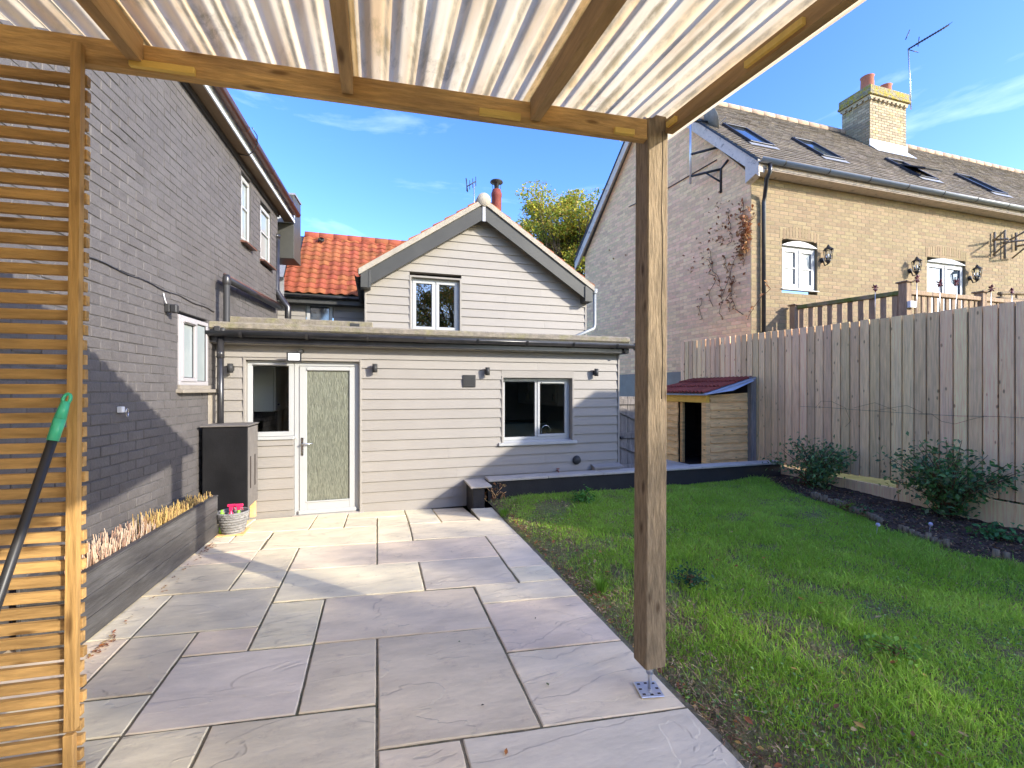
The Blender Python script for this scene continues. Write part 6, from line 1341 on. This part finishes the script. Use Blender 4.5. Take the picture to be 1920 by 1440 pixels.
# dead plant in front of the low wall
c = onZ(928, 936, .03); t = thing('withered_plant', 'withered brown curled leaf plant beside the black pier', 'plant', tuple(c)); mb = MB()
for i in range(46):
    a = random.uniform(0, 6.28); L = random.uniform(.06, .17); p = c+Vector((random.gauss(0, .05), random.gauss(0, .04), 0)); q = p+Vector((math.cos(a)*L*.8, math.sin(a)*L*.5, L*random.uniform(.5, 1.3))); mb.tube([p, (p+q)/2+Vector((0, 0, .03)), q], [.005, .004, .003], 5)
part('stems', mb, MT['cladding'], t); pts = np.array([tuple(c+Vector((random.gauss(0, .09), random.gauss(0, .05), random.uniform(.02, .26)))) for _ in range(120)]); V, Fc, tn_ = leaf_cloud(pts, .06, [(.45, .24, .12), (.34, .16, .08), (.55, .36, .2)], up=0, fold=.7); np_part('leaves', V, Fc, tn_, MT['leaf'], t, origin=tuple(c))
# allium seed heads
for (px, py, lab) in ((1646, 984, 'pale round seed head at the lawn edge, left of the pair'), (1745, 983, 'pale round seed head at the lawn edge, right of the pair')):
    p = onZ(px, py, .12); mb = MB(); mb.lathe(p, [(.001, -.022), (.014, -.018), (.022, 0), (.014, .018), (.001, .022)], 10); mb.tube([p, p+Vector((.02, .03, -.12))], .003, 5); solo('seed_head', mb, MT['seed'], lab, 'seed head', 'pale seed heads by the bed edging')
# log roll edging
le = thing('log_roll_edging', 'half round log roll edging along the front of the flower bed', 'edging', (5.4, 4.5, 0))
y = 2.62
while y < 4.9:
    x = lawn_edge(y)+.05; skip = 2.72 < y < 3.0 or 3.5 < y < 3.72
    if not skip:
        mb = MB(); h_ = .095+random.uniform(-.03, .015); mb.tube([(x, y, -.02), (x+random.gauss(0, .004), y+random.gauss(0, .003), lz(x, y)+h_)], .026, 7); part('log', mb, MT['timberZ'], le)
    y += .056
# climber on the gable
vn = thing('bare_creeper', 'dry brown creeper climbing the corner of the brick gable', 'creeper', tuple(HG(glen-.3, 3, .05))); mb = MB(); lv = []
def vine(px, py, n, spread, up_):
    p = ong(px, py)+HG.w*.03; path = [p]
    for i in range(n):
        p = p+gdir*random.gauss(0, spread)+Vector((0, 0, abs(random.gauss(up_, .05)))); path.append(p); lv.append(tuple(p+HG.w*.05))
    mb.tube(path, [.007]*len(path), 4)
for (px, py) in ((1352, 560), (1375, 585), (1390, 590), (1335, 575), (1312, 600), (1360, 600), (1398, 600)):
    vine(px+random.uniform(-6, 6), py, random.randrange(6, 16), .06, .09)
for (px, py) in ((1400, 480), (1403, 430), (1365, 460), (1395, 500)):
    vine(px, py, 9, .05, .08)
for (px, py, n) in ((1400, 440, 80), (1402, 410, 60), (1395, 465, 50), (1378, 400, 12), (1345, 440, 12), (1320, 470, 8), (1160, 480, 3), (1360, 445, 16), (1385, 480, 18), (1300, 500, 8), (1375, 540, 14), (1350, 390, 10)):
    for _ in range(n): lv.append(tuple(ong(px+random.gauss(0, 7), py+random.gauss(0, 14))+HG.w*random.uniform(.02, .14)))
part('stems', mb, MT['twig'], vn); V, Fc, tn_ = leaf_cloud(np.array(lv), .085, [(.38, .15, .06), (.30, .13, .06), (.5, .28, .12)], up=0, fold=.5); np_part('dry_leaves', V, Fc, tn_, MT['leaf'], vn, origin=tuple(HG(glen-.3, 3, .05)))

# trees
def tree(label, base, trunk_h, crown_c, crown_r, n_leaf, size, cols, seed, blobs=26, group=None, hollow=.35, trunk_r=.22, flat=.8):
    random.seed(seed); t = thing('tree', label, 'tree', tuple(base), group); mb = MB(); base = Vector(base); cc = Vector(crown_c)
    mb.tube([base, base+Vector((.1, .05, trunk_h*.5)), base+Vector((0, .1, trunk_h)), cc], [trunk_r, trunk_r*.75, trunk_r*.55, .05], 8); cs = []
    for i in range(blobs):
        v = Vector((random.gauss(0, 1), random.gauss(0, 1), random.gauss(0, flat))); v = v.normalized()*random.uniform(hollow, 1)
        c = cc+Vector((v.x*crown_r, v.y*crown_r, v.z*crown_r*flat)); cs.append((c, crown_r*random.uniform(.13, .30)))
        st = base+Vector((0, .1, trunk_h*random.uniform(.7, 1.1))); mb.tube([st, (st+c)/2+Vector((0, 0, .2)), c], [trunk_r*.28, trunk_r*.15, .012], 5)
        for k in range(3): mb.tube([(st+c)/2+Vector((0, 0, .2)), c+Vector((random.gauss(0, .4), random.gauss(0, .4), random.gauss(0, .3)))*crown_r*.25], [.02, .006], 4)
    part('trunk', mb, MT['bark'], t); pts = []
    per = n_leaf//blobs
    for (c, r_) in cs:
        g_ = rng.normal(size=(per, 3)); g_ /= np.linalg.norm(g_, axis=1)[:, None]; g_ *= (rng.random((per, 1))**.5)*r_*np.array([1.15, 1.15, .7]); pts.append(np.array(c)+g_)
    V, Fc, tn_ = leaf_cloud(np.concatenate(pts), size, cols, up=.3); np_part('crown', V, Fc, tn_, MT['leaf'], t, origin=tuple(base)); return t
YG = [(.52, .50, .06), (.38, .44, .06), (.60, .48, .07), (.24, .33, .06), (.50, .36, .08)]
tree('yellow green autumn tree rising behind the cottage and brick house', (9.6, 21, -.3), 6.5, (9.2, 20.6, 9.1), 3.3, 36000, .14, YG, 5, blobs=70, hollow=.15)
AU = [(.40, .30, .04), (.30, .14, .04), (.16, .2, .04), (.10, .14, .03), (.35, .22, .04)]
tree('autumn tree standing behind the camera, mirrored in the gable window', (5.6, -15, -.3), 4, (4.2, -15, 7.4), 4.6, 20000, .15, AU, 11, blobs=44, hollow=.2)
tree('tall garden tree behind the camera whose crown dapples the patio', (18.0, -16, -.3), 8.5, (17.9, -16, 11.0), 2.8, 2100, .21, AU, 21, blobs=36, hollow=.1, flat=.5)
tree('tall garden tree behind the camera, right of the other, dappling the lawn', (22.4, -16, -.3), 9, (22.4, -16, 11.6), 2.8, 2600, .21, AU, 23, blobs=36, hollow=.1, flat=.5)
hd = thing('hedge', 'long dense green hedge behind the camera added to darken window reflections', 'hedge', (3, -12, -.3))  # added out of view so the panes do not mirror the bright horizon
mb = MB(); mb.box(WORLDF, -9, 15, -12.3, -11.7, -.3, 2.9, .1); part('branches', mb, MT['bark'], hd)
hp = np.stack([rng.uniform(-9.2, 15.2, 9000), -12+rng.normal(0, .35, 9000), rng.uniform(-.2, 3.2, 9000)], 1); V, Fc, tn_ = leaf_cloud(hp, .16, [(.08, .14, .04), (.05, .10, .03), (.13, .18, .05)], up=0); np_part('foliage', V, Fc, tn_, MT['leaf'], hd, origin=(3, -12, -.3))
# unseen block added for its shadow edge; cut short so the lawn stays sunlit
random.seed(3)
nb_ = thing('shade_building', 'unseen block beyond the fence, right of the frame, shaped for its shade', 'building', (8.2, -1, 0))
OX = 8.15; OZ = 4.42; OYe = 1.6
mb = MB(); mb.box(WORLDF, OX, OX+4, -1.45, OYe, -.3, OZ-.06); part('wall', mb, MT['buff'], nb_)
mb = MB(); mb.box(WORLDF, OX-.08, OX+4.1, -1.5, OYe+.06, OZ-.059, OZ, .01); part('roof', mb, MT['slate'], nb_)
